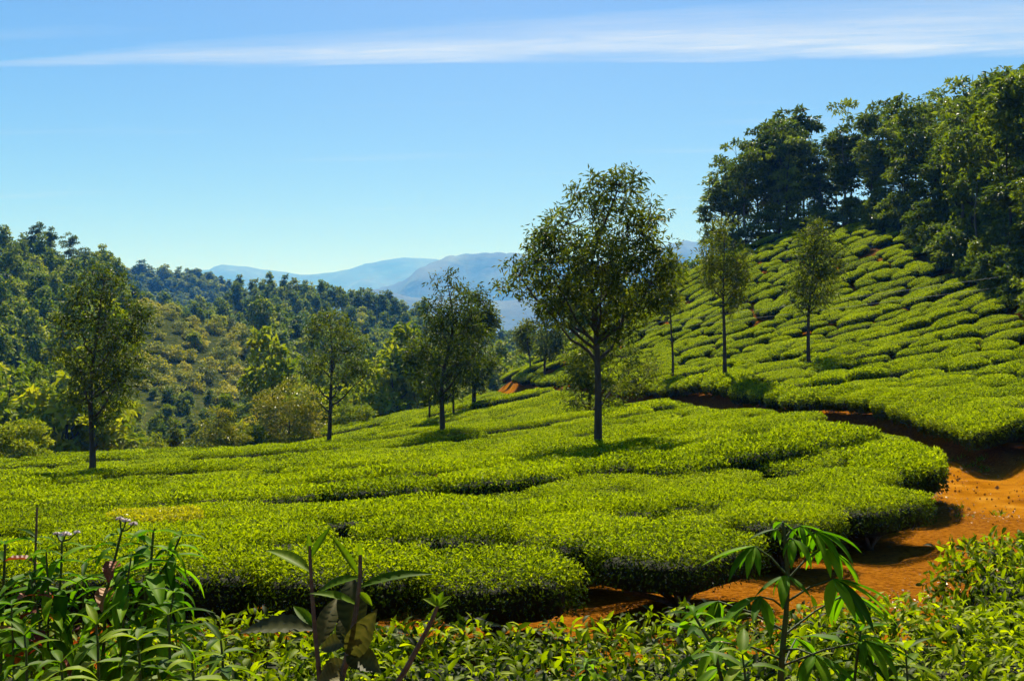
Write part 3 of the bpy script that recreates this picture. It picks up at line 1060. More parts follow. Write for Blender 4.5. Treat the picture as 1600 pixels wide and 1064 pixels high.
def build_tree(seed, prof, tr, ncl, nl, L, W, rc, flat=0.75, dome=False, nlimb=12, gap=-0.35, gf=2.6, tint0=0.5, trunk_sides=8, low=None, bark=None, leafmat=None, narrow=False, sides=4):
    """prof: rows (z, radius, cx, cy) of the crown from its base to its top -> trunk mesh, crown mesh"""
    r = np.random.default_rng(seed)
    prof = np.array(prof, float)
    zb, H = prof[0, 0], prof[-1, 0]
    zs = np.linspace(zb, H, 80)
    R = np.interp(zs, prof[:, 0], prof[:, 1])
    w = np.maximum(R, 0.05) ** 1.6
    C = []
    while len(C) < ncl:
        n_ = ncl * 3
        z = r.choice(zs, n_, p=w / w.sum()) + r.uniform(-.5, .5, n_) * (H - zb) / 80
        rad = np.interp(z, prof[:, 0], prof[:, 1]) * r.random(n_) ** 0.42 * np.where(r.random(n_) < 0.12, 1.16, 1.0)
        a = r.uniform(0, 2 * np.pi, n_)
        q = np.stack([np.interp(z, prof[:, 0], prof[:, 2]) + rad * np.cos(a), np.interp(z, prof[:, 0], prof[:, 3]) + rad * np.sin(a), z], -1)
        q = q[wob(q, seed + 3, gf / max(rc * 2.6, 0.5), 6) > gap]
        C.extend(q.tolist())
    C = np.array(C[:ncl])
    # trunk
    nt = 12
    tz = np.linspace(-0.25, H * 0.94, nt)
    f = smooth01(zb * 0.5, H, tz)
    tx = np.interp(tz, prof[:, 0], prof[:, 2]) * f + 0.012 * H * wob(tz[:, None], seed + 8, 0.9) * np.clip(tz, 0, 1)
    ty = np.interp(tz, prof[:, 0], prof[:, 3]) * f + 0.012 * H * wob(tz[:, None], seed + 9, 0.9) * np.clip(tz, 0, 1)
    trad = tr * (1 - 0.93 * np.clip(tz / H, 0, 1) ** 0.85)
    trad[0] *= 1.25
    tp = np.stack([tx, ty, tz], -1)
    g = Geo()
    V, F = tube(tp, trad, trunk_sides)
    g.add(V, F, 0, .5, True)
    # limbs to groups of leaf clusters
    seeds = [int(r.integers(len(C)))]
    dmin = np.linalg.norm(C - C[seeds[0]], axis=1)
    for _ in range(nlimb - 1):
        seeds.append(int(np.argmax(dmin)))
        dmin = np.minimum(dmin, np.linalg.norm(C - C[seeds[-1]], axis=1))
    own = np.argmin(np.linalg.norm(C[:, None] - C[seeds][None], axis=2), axis=1)
    limb_pts = [tp[tz > zb * 0.8]]
    for k in range(nlimb):
        if not (own == k).any():
            continue
        e = C[own == k].mean(0)
        tx0 = np.interp(e[2], tz, tx), np.interp(e[2], tz, ty)
        hd = math.hypot(e[0] - tx0[0], e[1] - tx0[1])
        z0 = np.clip(e[2] - 0.95 * hd, zb * 0.80, H * 0.85)
        s0 = np.array([np.interp(z0, tz, tx), np.interp(z0, tz, ty), z0])
        c1 = s0 + (e - s0) * np.array([0.55, 0.55, 0.35])
        u = np.linspace(0, 1, 7)[:, None]
        B = (1 - u) ** 2 * s0 + 2 * u * (1 - u) * c1 + u * u * e
        B[1:-1] += r.normal(size=(5, 3)) * 0.02 * np.linalg.norm(e - s0)
        r0 = min(np.interp(z0, tz, trad) * 0.7, tr * 0.55)
        V, F = tube(B, np.linspace(r0, max(r0 * 0.18, 0.008), 7), 5)
        g.add(V, F, 0, .5, True)
        limb_pts.append(B[2:])
    LP = np.concatenate(limb_pts)
    near_i = np.argmin(np.linalg.norm(C[:, None] - LP[None], axis=2) + 0.4 * np.maximum(LP[None, :, 2] - C[:, None, 2], 0), axis=1)
    for c, j in zip(C, near_i):
        s0 = LP[j]
        mid = (s0 + c) / 2 + r.normal(size=3) * 0.05 - np.array([0, 0, 0.03])
        V, F = tube([s0, mid, c], [max(tr * 0.10, 0.008), 0.008, 0.004], 3)
        g.add(V, F, 0, .5, True)
    trunk = g.mesh('trunk', [bark or M_BARK])
    # leaves
    k = len(C)
    if dome:
        d = unit(r.normal(size=(k * nl, 3)))
        d[:, 2] = np.abs(d[:, 2]) * 0.9 - 0.12
        off = d * (0.55 + 0.5 * r.random((k * nl, 1))) * np.array([1, 1, flat])
        N = unit(d * 0.7 + np.array([0, 0, 0.6]) + r.normal(size=d.shape) * 0.4)
    else:
        off = r.normal(size=(k * nl, 3)) * np.array([0.55, 0.55, 0.55 * flat])
        N = unit(np.array([0, 0, 0.6]) + r.normal(size=off.shape) * 0.6)
    rcs = np.repeat(rc * r.uniform(0.7, 1.3, k), nl)[:, None]
    Pp = np.repeat(C, nl, 0) + off * rcs
    D = unit(unit(off) * 0.8 + r.normal(size=off.shape) * 0.6 - np.array([0, 0, 0.25]))
    lf = r.uniform(0.6, 1.3, len(Pp))
    tint = np.clip(np.repeat(r.normal(tint0, 0.13, k), nl) + r.normal(0, 0.15, len(Pp)), 0, 1)
    LV, F3 = leaf_batch(Pp, D, N, L * lf, W * lf, fold=0.2, droop=0.2)
    g2 = Geo()
    g2.add(LV, F3, 0, np.repeat(tint, 4))
    crown = g2.mesh('crown', [leafmat or M_OAK])
    return trunk, crown


def tree_from_px(name, label, cat, xb, yb, Y, rows, tr, seed, ncl, nl, L, W, rc, group=None, sink=BH, depth_ratio=0.85, **kw):
    """rows: (y, x_left, x_right) of the crown outline in the photograph at depth Y"""
    p = at(xb, yb, Y)
    m_px = Y / FPX
    z0 = gz(p.x, p.y)
    prof = []
    for y, xl, xr in sorted(rows, reverse=True):
        prof.append((at(xb, y, Y).z - z0, (xr - xl) / 2 * m_px, ((xl + xr) / 2 - xb) * m_px, 0.0))
    tm, cm = build_tree(seed, prof, tr, ncl, nl, L, W, rc, **kw)
    t = thing(name, label, cat, (p.x, p.y, z0), group=group)
    obj('trunk', tm, t)
    obj('crown', cm, t)
    return t


GS = 'shade trees standing in the tea'
tree_from_px('shade_tree', 'tallest dark shade tree with a broad crown standing in the middle slope', 'tree', 935, 692, 28,
             [(262, 978, 1006), (290, 900, 1030), (330, 868, 1038), (370, 840, 1042), (405, 800, 1046), (440, 788, 1052), (475, 812, 1046), (505, 850, 1015), (528, 895, 975)],
             0.135, 517, 340, 44, 0.175, 0.052, 0.24, GS, nlimb=20, gap=-0.12, gf=4.0)
tree_from_px('shade_tree', 'slim shade tree with long bare trunk at the foot of the forest hillside', 'tree', 140, 742, 33,
             [(418, 150, 185), (450, 110, 200), (490, 95, 222), (540, 82, 234), (590, 84, 230), (630, 100, 200), (662, 130, 170)],
             0.14, 502, 190, 40, 0.155, 0.048, 0.28, GS, nlimb=14, gap=-0.2, gf=4.5, tint0=0.5)
tree_from_px('shade_tree', 'small shade tree with narrow crown near the two round bushes', 'tree', 512, 695, 50,
             [(480, 505, 525), (510, 475, 558), (550, 466, 578), (590, 468, 580), (620, 480, 560), (648, 500, 530)],
             0.14, 503, 150, 26, 0.2, 0.07, 0.34, GS, nlimb=12, gap=-0.2, gf=4.5, tint0=0.5)
tree_from_px('shade_tree', 'leaning shade tree with two-lobed crown left of the tallest tree', 'tree', 690, 685, 40,
             [(430, 690, 712), (455, 664, 735), (490, 660, 760), (530, 655, 770), (570, 640, 765), (600, 650, 730), (625, 672, 712)],
             0.14, 504, 190, 32, 0.18, 0.06, 0.29, GS, nlimb=14, gap=-0.2, gf=4.5, tint0=0.42)
tree_from_px('shade_tree', 'shade tree half hidden behind the leaning two-lobed tree', 'tree', 740, 623, 64,
             [(455, 735, 755), (490, 722, 772), (540, 715, 775), (580, 720, 765), (602, 735, 755)],
             0.17, 505, 200, 30, 0.26, 0.09, 0.4, GS, nlimb=10, tint0=0.5)
tree_from_px('shade_tree', 'thin shade tree with low drooping crown behind the leaning tree trunk', 'tree', 672, 647, 58,
             [(515, 655, 670), (550, 635, 690), (580, 638, 692), (606, 655, 685)],
             0.08, 506, 130, 30, 0.24, 0.085, 0.36, GS, nlimb=8, tint0=0.65)
tree_from_px('shade_tree', 'slender sapling trunk standing just beyond the leaning tree', 'tree', 709, 637, 61,
             [(520, 700, 720), (550, 690, 730), (590, 692, 728), (612, 702, 716)],
             0.09, 507, 80, 28, 0.24, 0.085, 0.36, GS, nlimb=6, tint0=0.55)
tree_from_px('shade_tree', 'low sparse tree beside the track behind the tallest tree trunk', 'tree', 922, 632, 44,
             [(500, 915, 930), (530, 900, 985), (560, 885, 1030), (590, 880, 1020), (615, 875, 985), (634, 880, 960)],
             0.09, 508, 150, 34, 0.2, 0.065, 0.30, GS, nlimb=10, gap=-0.1, tint0=0.6)
tree_from_px('shade_tree', 'straight shade tree on the hill with light feathery crown below the forest edge', 'tree', 1130, 600, 42,
             [(345, 1125, 1145), (375, 1105, 1165), (410, 1095, 1174), (445, 1098, 1172), (475, 1110, 1155), (492, 1122, 1142)],
             0.11, 509, 140, 26, 0.19, 0.055, 0.28, GS, nlimb=12, gap=-0.3, tint0=0.68)
tree_from_px('shade_tree', 'shade tree standing highest on the open tea hill', 'tree', 1265, 569, 46,
             [(345, 1262, 1290), (375, 1238, 1308), (410, 1232, 1318), (445, 1232, 1315), (475, 1242, 1300), (494, 1255, 1278)],
             0.11, 510, 150, 26, 0.21, 0.06, 0.30, GS, nlimb=12, gap=-0.3, tint0=0.68)
tree_from_px('shade_tree', 'tiny distant shade tree with thin trunk at the far end of the hill', 'tree', 851, 588, 82,
             [(492, 848, 860), (515, 836, 874), (540, 838, 876), (556, 848, 866)],
             0.12, 511, 70, 30, 0.3, 0.1, 0.5, GS, nlimb=7, tint0=0.5)
tree_from_px('shade_tree', 'tiny distant shade tree leaning outward at the far end of the track', 'tree', 828, 584, 86,
             [(505, 818, 830), (525, 806, 842), (545, 808, 840), (560, 820, 834)],
             0.10, 512, 60, 30, 0.3, 0.1, 0.5, GS, nlimb=7, tint0=0.6)
tree_from_px('shade_tree', 'yellow-green young tree showing past the edge of the tallest crown', 'tree', 1050, 560, 52,
             [(405, 1045, 1058), (430, 1030, 1072), (460, 1026, 1076), (490, 1032, 1066), (505, 1042, 1056)],
             0.08, 513, 120, 30, 0.22, 0.07, 0.34, GS, nlimb=8, tint0=0.85)

# forest crowning the hill
TALL = []
for i in range(7):
    r = np.random.default_rng(700 + i)
    H = 12.0
    zb = (4.0, 3.0, 4.5, 2.6, 3.5, 2.0, 2.8)[i]
    lx, ly = r.normal(0, .5, 2)
    prof = [(zb, 0.5, 0, 0), (zb + 1.5, 1.3, lx * .3, ly * .3), (8, 1.7, lx * .6, ly * .6), (10, 1.9, lx, ly), (11.3, 1.4, lx, ly), (12.0, 0.5, lx, ly)]
    TALL.append(build_tree(720 + i, prof, 0.13, 46, 46, 0.42, 0.20, 0.66, flat=0.55, dome=True, nlimb=11, gap=-0.05, tint0=(0.45, 0.5, 0.35, 0.6, 0.4, 0.5, 0.65)[i],
                           leafmat=M_GUM, bark=M_BARK if i % 2 else M_BARK_PALE))
UNDER = []
for i in range(4):
    prof = [(0.3, 0.9, 0, 0), (1.2, 1.7, 0, 0), (2.6, 1.8, 0, 0), (3.6, 1.2, 0.2, 0), (4.2, 0.4, 0.2, 0)]
    UNDER.append(build_tree(750 + i, prof, 0.07, 34, 60, 0.40, 0.19, 0.6, flat=0.6, dome=True, nlimb=8, gap=-0.5, tint0=0.3 + 0.1 * i, leafmat=M_GUM))


def plant_tree(name, label, group, var, x, y, s, yaw, sz=None, cat='tree', sink=0.0, split=True):
    z = gz(x, y) - sink
    t = thing(name, label, cat, (x, y, z), (0, 0, yaw), (s, s, sz or s), group)
    obj('trunk', var[0], t)
    obj('crown', var[1], t)
    return t


SKY = np.array([(1000, 420), (1085, 330), (1110, 250), (1150, 208), (1190, 182), (1250, 162), (1290, 172), (1320, 150), (1360, 142), (1400, 145), (1480, 138), (1520, 98), (1600, 98), (1750, 70)], float)
B = np.array([(24.2, 36), (24.2, 43), (25.0, 48), (27.8, 60), (29.2, 72), (28.8, 82), (25, 88.5), (21, 92), (17.6, 97)], float)
seg = np.linalg.norm(np.diff(B, axis=0), axis=1)
cum = np.r_[0, np.cumsum(seg)]
r = np.random.default_rng(99)
ft = []
for row, off in enumerate((1.0, 2.9, 5.0, 7.6, 10.8)):
    s_ = r.uniform(0, 1.5)
    while s_ < cum[-1]:
        px_, py_ = np.interp(s_, cum, B[:, 0]), np.interp(s_, cum, B[:, 1])
        qx, qy = np.interp(s_ + .5, cum, B[:, 0]), np.interp(s_ + .5, cum, B[:, 1])
        tx, ty = qx - px_, qy - py_
        ln = math.hypot(tx, ty) or 1
        nx_, ny_ = ty / ln, -tx / ln
        ft.append((px_ + nx_ * off + r.normal() * .5, py_ + ny_ * off + r.normal() * .5, row))
        s_ += r.uniform(2.3, 3.6) + row * 0.3
kf = 0
for x, y, row in ft:
    if y < 30 or x > 0.56 * y + 4:
        continue
    z = gz(x, y)
    sx = 800 + FPX * x / y
    top = np.interp(sx, SKY[:, 0], SKY[:, 1]) + abs(r.normal()) * ((30 if row > 0 else 60) if sx > 1260 else 14)
    H = CZ + (HORIZON - top) / FPX * y - z
    if row == 0 and r.random() < 0.5:
        H *= r.uniform(0.55, 0.8)
    H = min(max(H, 5.0), 13.2)
    if sx < 1185:
        lab, grp = 'slender tall tree at the thin outer end of the hilltop forest', 'trees at the outer end of the hilltop forest'
    elif sx < 1420:
        lab, grp = 'tall dark tree in the dense hilltop forest above the tea summit', 'trees above the tea summit'
    else:
        lab, grp = 'tall bushy tree in the nearer forest along the upper tea boundary', 'trees along the upper tea boundary'
    v = int(r.integers(0, 7))
    s = H / 12.0
    plant_tree('forest_tree', lab, grp, TALL[v], x, y, max(s, 0.8) * r.uniform(0.9, 1.15), r.uniform(0, 6.28), s)
    kf += 1
ku = 0
for off, stp in ((0.2, 1.9), (2.2, 2.4)):
    s_ = 0
    while s_ < cum[-1] - 2:
        px_, py_ = np.interp(s_, cum, B[:, 0]) + off + r.normal() * .3, np.interp(s_, cum, B[:, 1]) + off * (s_ > cum[5]) + r.normal() * .4
        s_ += stp * r.uniform(.8, 1.3)
        if px_ > 0.56 * py_ + 2:
            continue
        s = r.uniform(0.4, 0.85)
        plant_tree('undergrowth_bush', 'dark leafy bush at the foot of the hilltop forest', 'bushes at the foot of the hilltop forest', UNDER[int(r.integers(0, 4))], px_, py_, s,
                   r.uniform(0, 6.28), s * r.uniform(.7, 1.1), cat='bush')
        ku += 1
print('hilltop forest', kf, ku)

# valley and hillside forest: kinds of trees
ROUND, GUM, SCRUB = [], [], []
for i in range(6):
    w_ = (2.2, 2.6, 1.9, 2.4, 2.0, 2.8)[i]
    prof = [(0.5, w_ * .6, 0, 0), (1.8, w_, 0, 0), (3.6, w_ * 1.02, 0.2, 0), (5.2, w_ * .7, .3, 0), (6.2, w_ * .2, .3, 0)]
    ROUND.append(build_tree(800 + i, prof, 0.16, 46, 34, 0.60, 0.32, 0.80, flat=0.6, dome=True, nlimb=8, gap=-0.4, tint0=(.35, .5, .6, .3, .7, .45)[i], leafmat=M_HILL_TREE))
for i in range(6):
    w_ = (1.5, 1.8, 1.3, 1.6, 2.0, 1.4)[i]
    zb = (3.2, 2.6, 3.6, 2.4, 3.0, 2.0)[i]
    prof = [(zb, w_ * .4, 0, 0), (zb + 1.2, w_ * .85, 0, 0), (6.4, w_ * .85, .1, 0), (8.2, w_ * .5, .2, 0), (9.6, w_ * .12, .2, 0)]
    GUM.append(build_tree(820 + i, prof, 0.15, 34, 30, 0.62, 0.32, 0.70, flat=0.65, dome=True, nlimb=7, gap=-0.35, tint0=(.35, .55, .4, .3, .6, .45)[i], leafmat=M_HILL_GUM, bark=M_BARK_PALE))
for i in range(4):
    prof = [(0.1, .9, 0, 0), (.6, 1.2, 0, 0), (1.3, 1.0, 0, 0), (1.9, .3, 0, 0)]
    SCRUB.append(build_tree(840 + i, prof, 0.05, 18, 46, 0.30, 0.14, 0.5, flat=0.6, dome=True, nlimb=5, gap=-0.6, tint0=(.3, .6, .8, .5)[i], leafmat=M_SCRUB))


def joined(pair, name):
    """trunk and crown of a far-off tree in one mesh"""
    a, b = pair
    g = []
    vs, fs, ms, ts = [], [], [], []
    off = 0
    for k, q in enumerate((a, b)):
        co = np.empty(len(q.vertices) * 3, np.float32)
        q.vertices.foreach_get('co', co)
        tn = np.empty(len(q.vertices), np.float32)
        q.attributes['tint'].data.foreach_get('value', tn)
        li = np.empty(len(q.loops), np.int32)
        q.loops.foreach_get('vertex_index', li)
        n_ = len(q.loops) // len(q.polygons)
        vs.append(co.reshape(-1, 3))
        ts.append(tn)
        fs.append(li.reshape(-1, n_) + off)
        ms.append(np.full(len(q.polygons), k))
        off += len(q.vertices)
    return new_mesh(name, np.concatenate(vs), fs, [a.materials[0], b.materials[0]], ms, False, {'tint': np.concatenate(ts)})


FARK = [joined(q, 'far_tree_%d' % i) for i, q in enumerate(ROUND + GUM + SCRUB)]
FARH = [6.2] * 6 + [9.6] * 6 + [1.9] * 4
FARW = [2.6] * 6 + [1.9] * 6 + [1.2] * 4

r = np.random.default_rng(123)
cand = []
yy = 56.0
while yy < 420:
    step = 4.2 if yy < 110 else (4.6 if yy < 200 else 5.2)
    xx = -0.56 * yy - 8
    while xx < 34:
        x, y = xx + r.uniform(-.42, .42) * step, yy + r.uniform(-.42, .42) * step
        xx += step
        lim = np.interp(x, [-50, -32, -24, -15, -9, -4, 0, 6, 40], [54, 58, 68, 75, 84, 97, 112, 118, 128])
        if y < lim + 2.0 or abs(path_dist(np.array([x]), np.array([y]))[0]) < 2:
            continue
        cand.append((x, y))
    yy += step
cand = np.array(cand)
cz = ground_z(cand[:, 0], cand[:, 1])
kinds, scl, szz = [], [], []
for (x, y), z in zip(cand, cz):
    px_, py_ = px_of(x, y, z)
    if 190 < px_ < 400 and 470 < py_ < 640 and y > 96 and y < 262:
        k = 12 + int(r.integers(0, 4)) if r.random() < 0.94 else int(r.integers(0, 6))
        s = r.uniform(0.8, 1.5) if k >= 12 else r.uniform(0.45, 0.7)
    elif y < 125:
        k = int(r.integers(0, 6)) if r.random() < 0.8 else 6 + int(r.integers(0, 6))
        s = r.uniform(0.7, 1.15)
    elif y < 200:
        k = int(r.integers(0, 12))
        s = r.uniform(0.75, 1.2)
    else:
        k = 6 + int(r.integers(0, 6)) if r.random() < 0.8 else int(r.integers(0, 6))
        s = r.uniform(0.85, 1.25)
    if 180 < px_ < 420 and y < 175 and k < 12:
        s *= 0.5
    if px_ < 150 and y > 200:
        s *= 0.85
    kinds.append(k)
    scl.append(s)
    szz.append(s * r.uniform(0.85, 1.2))
kinds, scl, szz = np.array(kinds), np.array(scl), np.array(szz)
yaw = r.uniform(0, 6.28, len(cand))
# what shows of each from the viewpoint: walk outwards keeping a skyline
sky = np.full(400, 2000.0)
bx_, by_ = px_of(S[:, 0], S[:, 1], SC_z + 0.75)
for q in range(len(S)):
    c = int(bx_[q] // 4)
    w_ = max(1, int(1.2 * FPX / S[q, 1] / 4))
    if -w_ < c < 400 + w_ and S[q, 1] < 60:
        sky[max(0, c - w_):c + w_ + 1] = np.minimum(sky[max(0, c - w_):c + w_ + 1], by_[q])
shown = np.zeros(len(cand))
for q in np.argsort(cand[:, 1]):
    x, y = cand[q]
    tx_, ty_ = px_of(x, y, cz[q] + FARH[kinds[q]] * szz[q])
    hw = max(1, int(FARW[kinds[q]] * scl[q] * FPX / y * 0.8 / 4))
    c = int(tx_ // 4)
    if c + hw < 0 or c - hw >= 400:
        continue
    a, b = max(0, c - hw), min(400, c + hw + 1)
    shown[q] = np.maximum(sky[a:b] - ty_, 0).sum()
    sky[a:b] = np.minimum(sky[a:b], ty_ + 6)
seen = shown > 8
pick = set(np.argsort(-shown)[:300].tolist())
for q in sorted(pick, key=lambda i: cand[i, 1]):
    x, y = cand[q]
    k = kinds[q]
    px_, py_ = px_of(x, y, cz[q])
    if k >= 12:
        nm, cat, lab, grp = 'scrub_bush', 'bush', 'low golden-green scrub bush on the open patch of the forested hillside', 'scrub bushes on the open hillside'
    elif px_ > 740:
        nm, cat, lab, grp = 'forest_tree', 'tree', 'hazy green tree in the dip between the middle slope and the mountain', 'trees in the dip'
    elif y < 130:
        nm, cat, lab, grp = 'forest_tree', 'tree', 'bushy green tree at the valley edge just beyond the tea', 'trees at the valley edge'
    elif px_ < 180 and y > 190:
        nm, cat, lab, grp = 'forest_tree', 'tree', 'tall tree near the crest of the hillside at the far left', 'trees near the crest of the left hillside'
    elif y > 215 and px_ > 330:
        nm, cat, lab, grp = 'forest_tree', 'tree', 'slim tree of the dense plantation on the middle hill', 'trees of the middle hill'
    else:
        nm, cat, lab, grp = 'forest_tree', 'tree', 'green tree on the lower flank of the forested hillside', 'trees of the left hillside'
    if y < 110:
        plant_tree(nm, lab, grp, (ROUND + GUM + SCRUB)[k], x, y, scl[q], yaw[q], szz[q], cat=cat, sink=0.15)
    else:
        obj(nm, FARK[k], loc=(x, y, cz[q] - 0.2), rot=(0, 0, yaw[q]), scale=(scl[q], scl[q], szz[q]), label=lab, category=cat, group=grp)
rest_t = [q for q in range(len(cand)) if q not in pick and (seen[q] or r.random() < 0.5)]
scatter_stuff('hillside_forest', [(cand[q, 0], cand[q, 1], cz[q] - 0.2) for q in rest_t], [(0, 0, yaw[q]) for q in rest_t], [(scl[q], scl[q], szz[q]) for q in rest_t],
              [int(kinds[q]) for q in rest_t], FARK, 'dense green forest covering the far hillsides')
# forest on the farther hill
kv = np.empty(len(khill.data.vertices) * 3, np.float32)
khill.data.vertices.foreach_get('co', kv)
kv = kv.reshape(-1, 3)
kx, ky = px_of(kv[:, 0], kv[:, 1], kv[:, 2])
sel = np.where((kx > -80) & (kx < 620) & (kv[:, 1] < 715) & (kv[:, 1] > 520))[0]
sel = r.choice(sel, min(len(sel), 2600), replace=False)
jit = r.normal(size=(len(sel), 2)) * 1.5
ks = r.uniform(0.8, 1.35, len(sel)) * np.where(r.random(len(sel)) < 0.04, 1.5, 1)
scatter_stuff('distant_forest', [(kv[q, 0] + j[0], kv[q, 1] + j[1], kv[q, 2] - 1.2) for q, j in zip(sel, jit)], [(0, 0, a) for a in r.uniform(0, 6.28, len(sel))],
              [(a * 1.25, a * 1.25, a * 0.95) for a in ks], r.integers(0, 12, len(sel)), FARK[:12], 'blue-green forest on the hazy hill behind')
print('valley trees', len(cand), 'seen', int(seen.sum()))

# tall trees standing out on the crest of the hillside
r = np.random.default_rng(5)
for i, (x, y, lab) in enumerate([(8, 362, 'tall crest tree cut by the picture edge'), (30, 366, 'second tall crest tree from the edge, slightly lower than its neighbours'),
                                 (54, 346, 'tallest clumpy tree on the crest of the left hillside'), (72, 362, 'slim crest tree just right of the tallest crest tree'),
                                 (88, 358, 'broad clumpy crest tree left of the gap'), (106, 366, 'narrow crest tree with high crown beside the gap'),
                                 (131, 378, 'lone slender tree standing apart at the end of the crest group')]):
    Yc = 236 + r.uniform(-6, 6)
    p = at(x, y, Yc)
    H = p.z - gz(p.x, p.y)
    H = max(H, 6.0)
    v = TALL[i]
    s_ = H / 12.0
    plant_tree('forest_tree', lab, 'tall crest trees', v, p.x, p.y, max(s_ * 0.85, 0.75), i * 1.3, s_)

# round bushes at the valley edge


def dome_bush(name, label, xb, yb, Y, wpx, hpx, seed, tint0, mat, ncl=60, nl=90, L=0.2, group=None):
    p = at(xb, yb, Y)
    k = Y / FPX
    z0 = gz(p.x, p.y)
    h = at(xb, yb - hpx, Y).z - z0
    R = wpx / 2 * k
    prof = [(0.15, R * .7, 0, 0), (h * .25, R * .98, 0, 0), (h * .5, R, 0, 0), (h * .75, R * .78, 0, 0), (h * .93, R * .4, 0, 0), (h, R * .1, 0, 0)]
    tm, cm = build_tree(seed, prof, 0.06, ncl, nl, L, L * .42, R * 0.32, flat=0.75, dome=True, nlimb=8, gap=-0.9, tint0=tint0, leafmat=mat)
    t = thing(name, label, 'bush', (p.x, p.y, z0), group=group)
    obj('trunk', tm, t)
    obj('crown', cm, t)
    return t


dome_bush('round_bush', 'small round olive bush standing alone at the valley edge', 341, 716, 59, 84, 74, 901, 0.45, M_BUSH_OLIVE)
dome_bush('round_bush', 'large round tree-like bush with orange-tinged crown beside the olive bush', 452, 705, 64, 108, 112, 902, 0.65, M_BUSH_OLIVE, ncl=90, nl=100)
dome_bush('round_bush', 'wide bright bush cut by the edge of the picture at the tea border', 22, 722, 50, 100, 68, 903, 0.6, M_HILL_TREE)
dome_bush('round_bush', 'light green shrub on the crest beside the narrow-crowned tree', 552, 680, 68, 70, 48, 904, 0.85, M_HILL_TREE)
dome_bush('round_bush', 'low dark green shrub between the two round bushes', 398, 712, 62, 60, 46, 905, 0.3, M_HILL_TREE)

# ------------------------------------------------------------------ weeds and shoots in front of the hedge
WEED_L = [unit_leaf('weed_leaf_%d' % i, 0.19 + 0.05 * (i % 2), 0.7 + 0.45 * (i % 3), 0.35, M_WEED, 0.25 + 0.12 * i, rows=8, wave=0.5) for i in range(6)]
LEAFLET = [unit_leaf('leaflet_%d' % i, 0.20 + 0.03 * (i % 3), 0.35 + 0.3 * (i % 3), 0.30, M_WEED, 0.3 + 0.1 * i, rows=8) for i in range(6)]
SHOOT_L = [unit_leaf('shoot_leaf_%d' % i, 0.26 + 0.05 * (i % 2), 0.4 + 0.4 * (i % 3), 0.30, M_SHOOT, 0.25 + 0.12 * i, rows=8, wave=0.4) for i in range(6)]
RED_L = [unit_leaf('red_leaf_%d' % i, 0.55, 0.9, 0.3, M_RED_LEAF, 0.2 + 0.25 * i, rows=6, wave=1.0) for i in range(3)]


def stem_path(pix, Y):
    """stem through pixels (top first) at depth Y, continued down into the ground"""
    pts = [np.array(at(x, y, Y)) for x, y in pix]
    x, y_, z = pts[-1]
    g = gz(x, y_)
    pts.append(np.array([x * 0.98, y_, (z + g) / 2]))
    pts.append(np.array([x * 0.97, y_, g - 0.05]))
    return np.array(pts[::-1])


def weed_base(name, label, pix, Y, rad, mat=None, group=None, cat='weed'):
    P = stem_path(pix, Y)
    base = P[0] + np.array([0, 0, 0.05])
    t = thing(name, label, cat, tuple(base), group=group)
    g = Geo()
    V, F = tube(P - base, np.linspace(rad, rad * 0.45, len(P)), 7)
    g.add(V, F, 0, .5, True)
    obj('stem', g.mesh('stem', [mat or M_GREEN_STEM]), t)
    return t, base


def compound(t, base, p, az, el, pet, ll, nlf, rr_):
    """hand-shaped leaf: a stalk ending in a fan of drooping leaflets"""
    d = np.array([math.cos(az) * math.cos(el), math.sin(az) * math.cos(el), math.sin(el)])
    p = np.asarray(p) - base
    e = p + d * pet
    g = Geo()
    V, F = tube([p, p + d * pet * .5 + np.array([0, 0, .008]), e], [0.003, 0.0024, 0.002], 5)
    g.add(V, F, 0, .5, True)
    lf = obj('leaf', g.mesh('leaf_stalk', [M_GREEN_STEM]), t)
    for q in range(nlf):
        f = (q - (nlf - 1) / 2) / max(1, (nlf - 1) / 2)
        a = az + f * 1.75 + rr_.normal() * .08
        dn = 0.15 + 0.35 * abs(f) + rr_.uniform(-.1, .15)
        D = (math.cos(a) * math.cos(dn), math.sin(a) * math.cos(dn), -math.sin(dn))
        place_leaf(lf, LEAFLET[int(rr_.integers(0, 6))], e, D, (0, 0, 1), ll * (1 - .38 * abs(f)) * rr_.uniform(.88, 1.1), name='leaflet')
    return lf


def along(pix, Y, y):
    P = sorted(pix, key=lambda q: q[1])
    return np.array(at(np.interp(y, [q[1] for q in P], [q[0] for q in P]), y, Y))


rw = np.random.default_rng(2024)
GW = 'weeds in front of the near hedge'
# tall hand-leaved weed
pix = [(1224, 822), (1229, 870), (1231, 905), (1228, 960), (1223, 1010), (1219, 1064)]
Y = 2.3
t, b0 = weed_base('hand_leaved_weed', 'tall weed with drooping hand-shaped leaves rising before the track', pix, Y, 0.009, group=GW)
for y, az, el, pet, ll, nlf in ((826, 100, 70, .015, .085, 3), (832, 185, 25, .02, .07, 3), (842, 15, 35, .05, .10, 5), (850, 300, 30, .03, .09, 5), (862, 5, 32, .085, .135, 7),
                                (900, 172, 42, .10, .125, 7), (905, 12, 38, .11, .14, 7), (912, 250, 30, .06, .11, 5), (940, 340, 30, .12, .17, 7), (952, 215, 25, .10, .13, 7),
                                (985, 160, 20, .16, .12, 6), (992, 25, 22, .20, .15, 7), (1015, 290, 10, .12, .14, 6), (1030, 190, 18, .15, .13, 6), (1040, 355, 18, .20, .14, 7), (1056, 60, 20, .15, .13, 6)):
    compound(t, b0, along(pix, Y, y), math.radians(az), math.radians(el), pet, ll, nlf, rw)


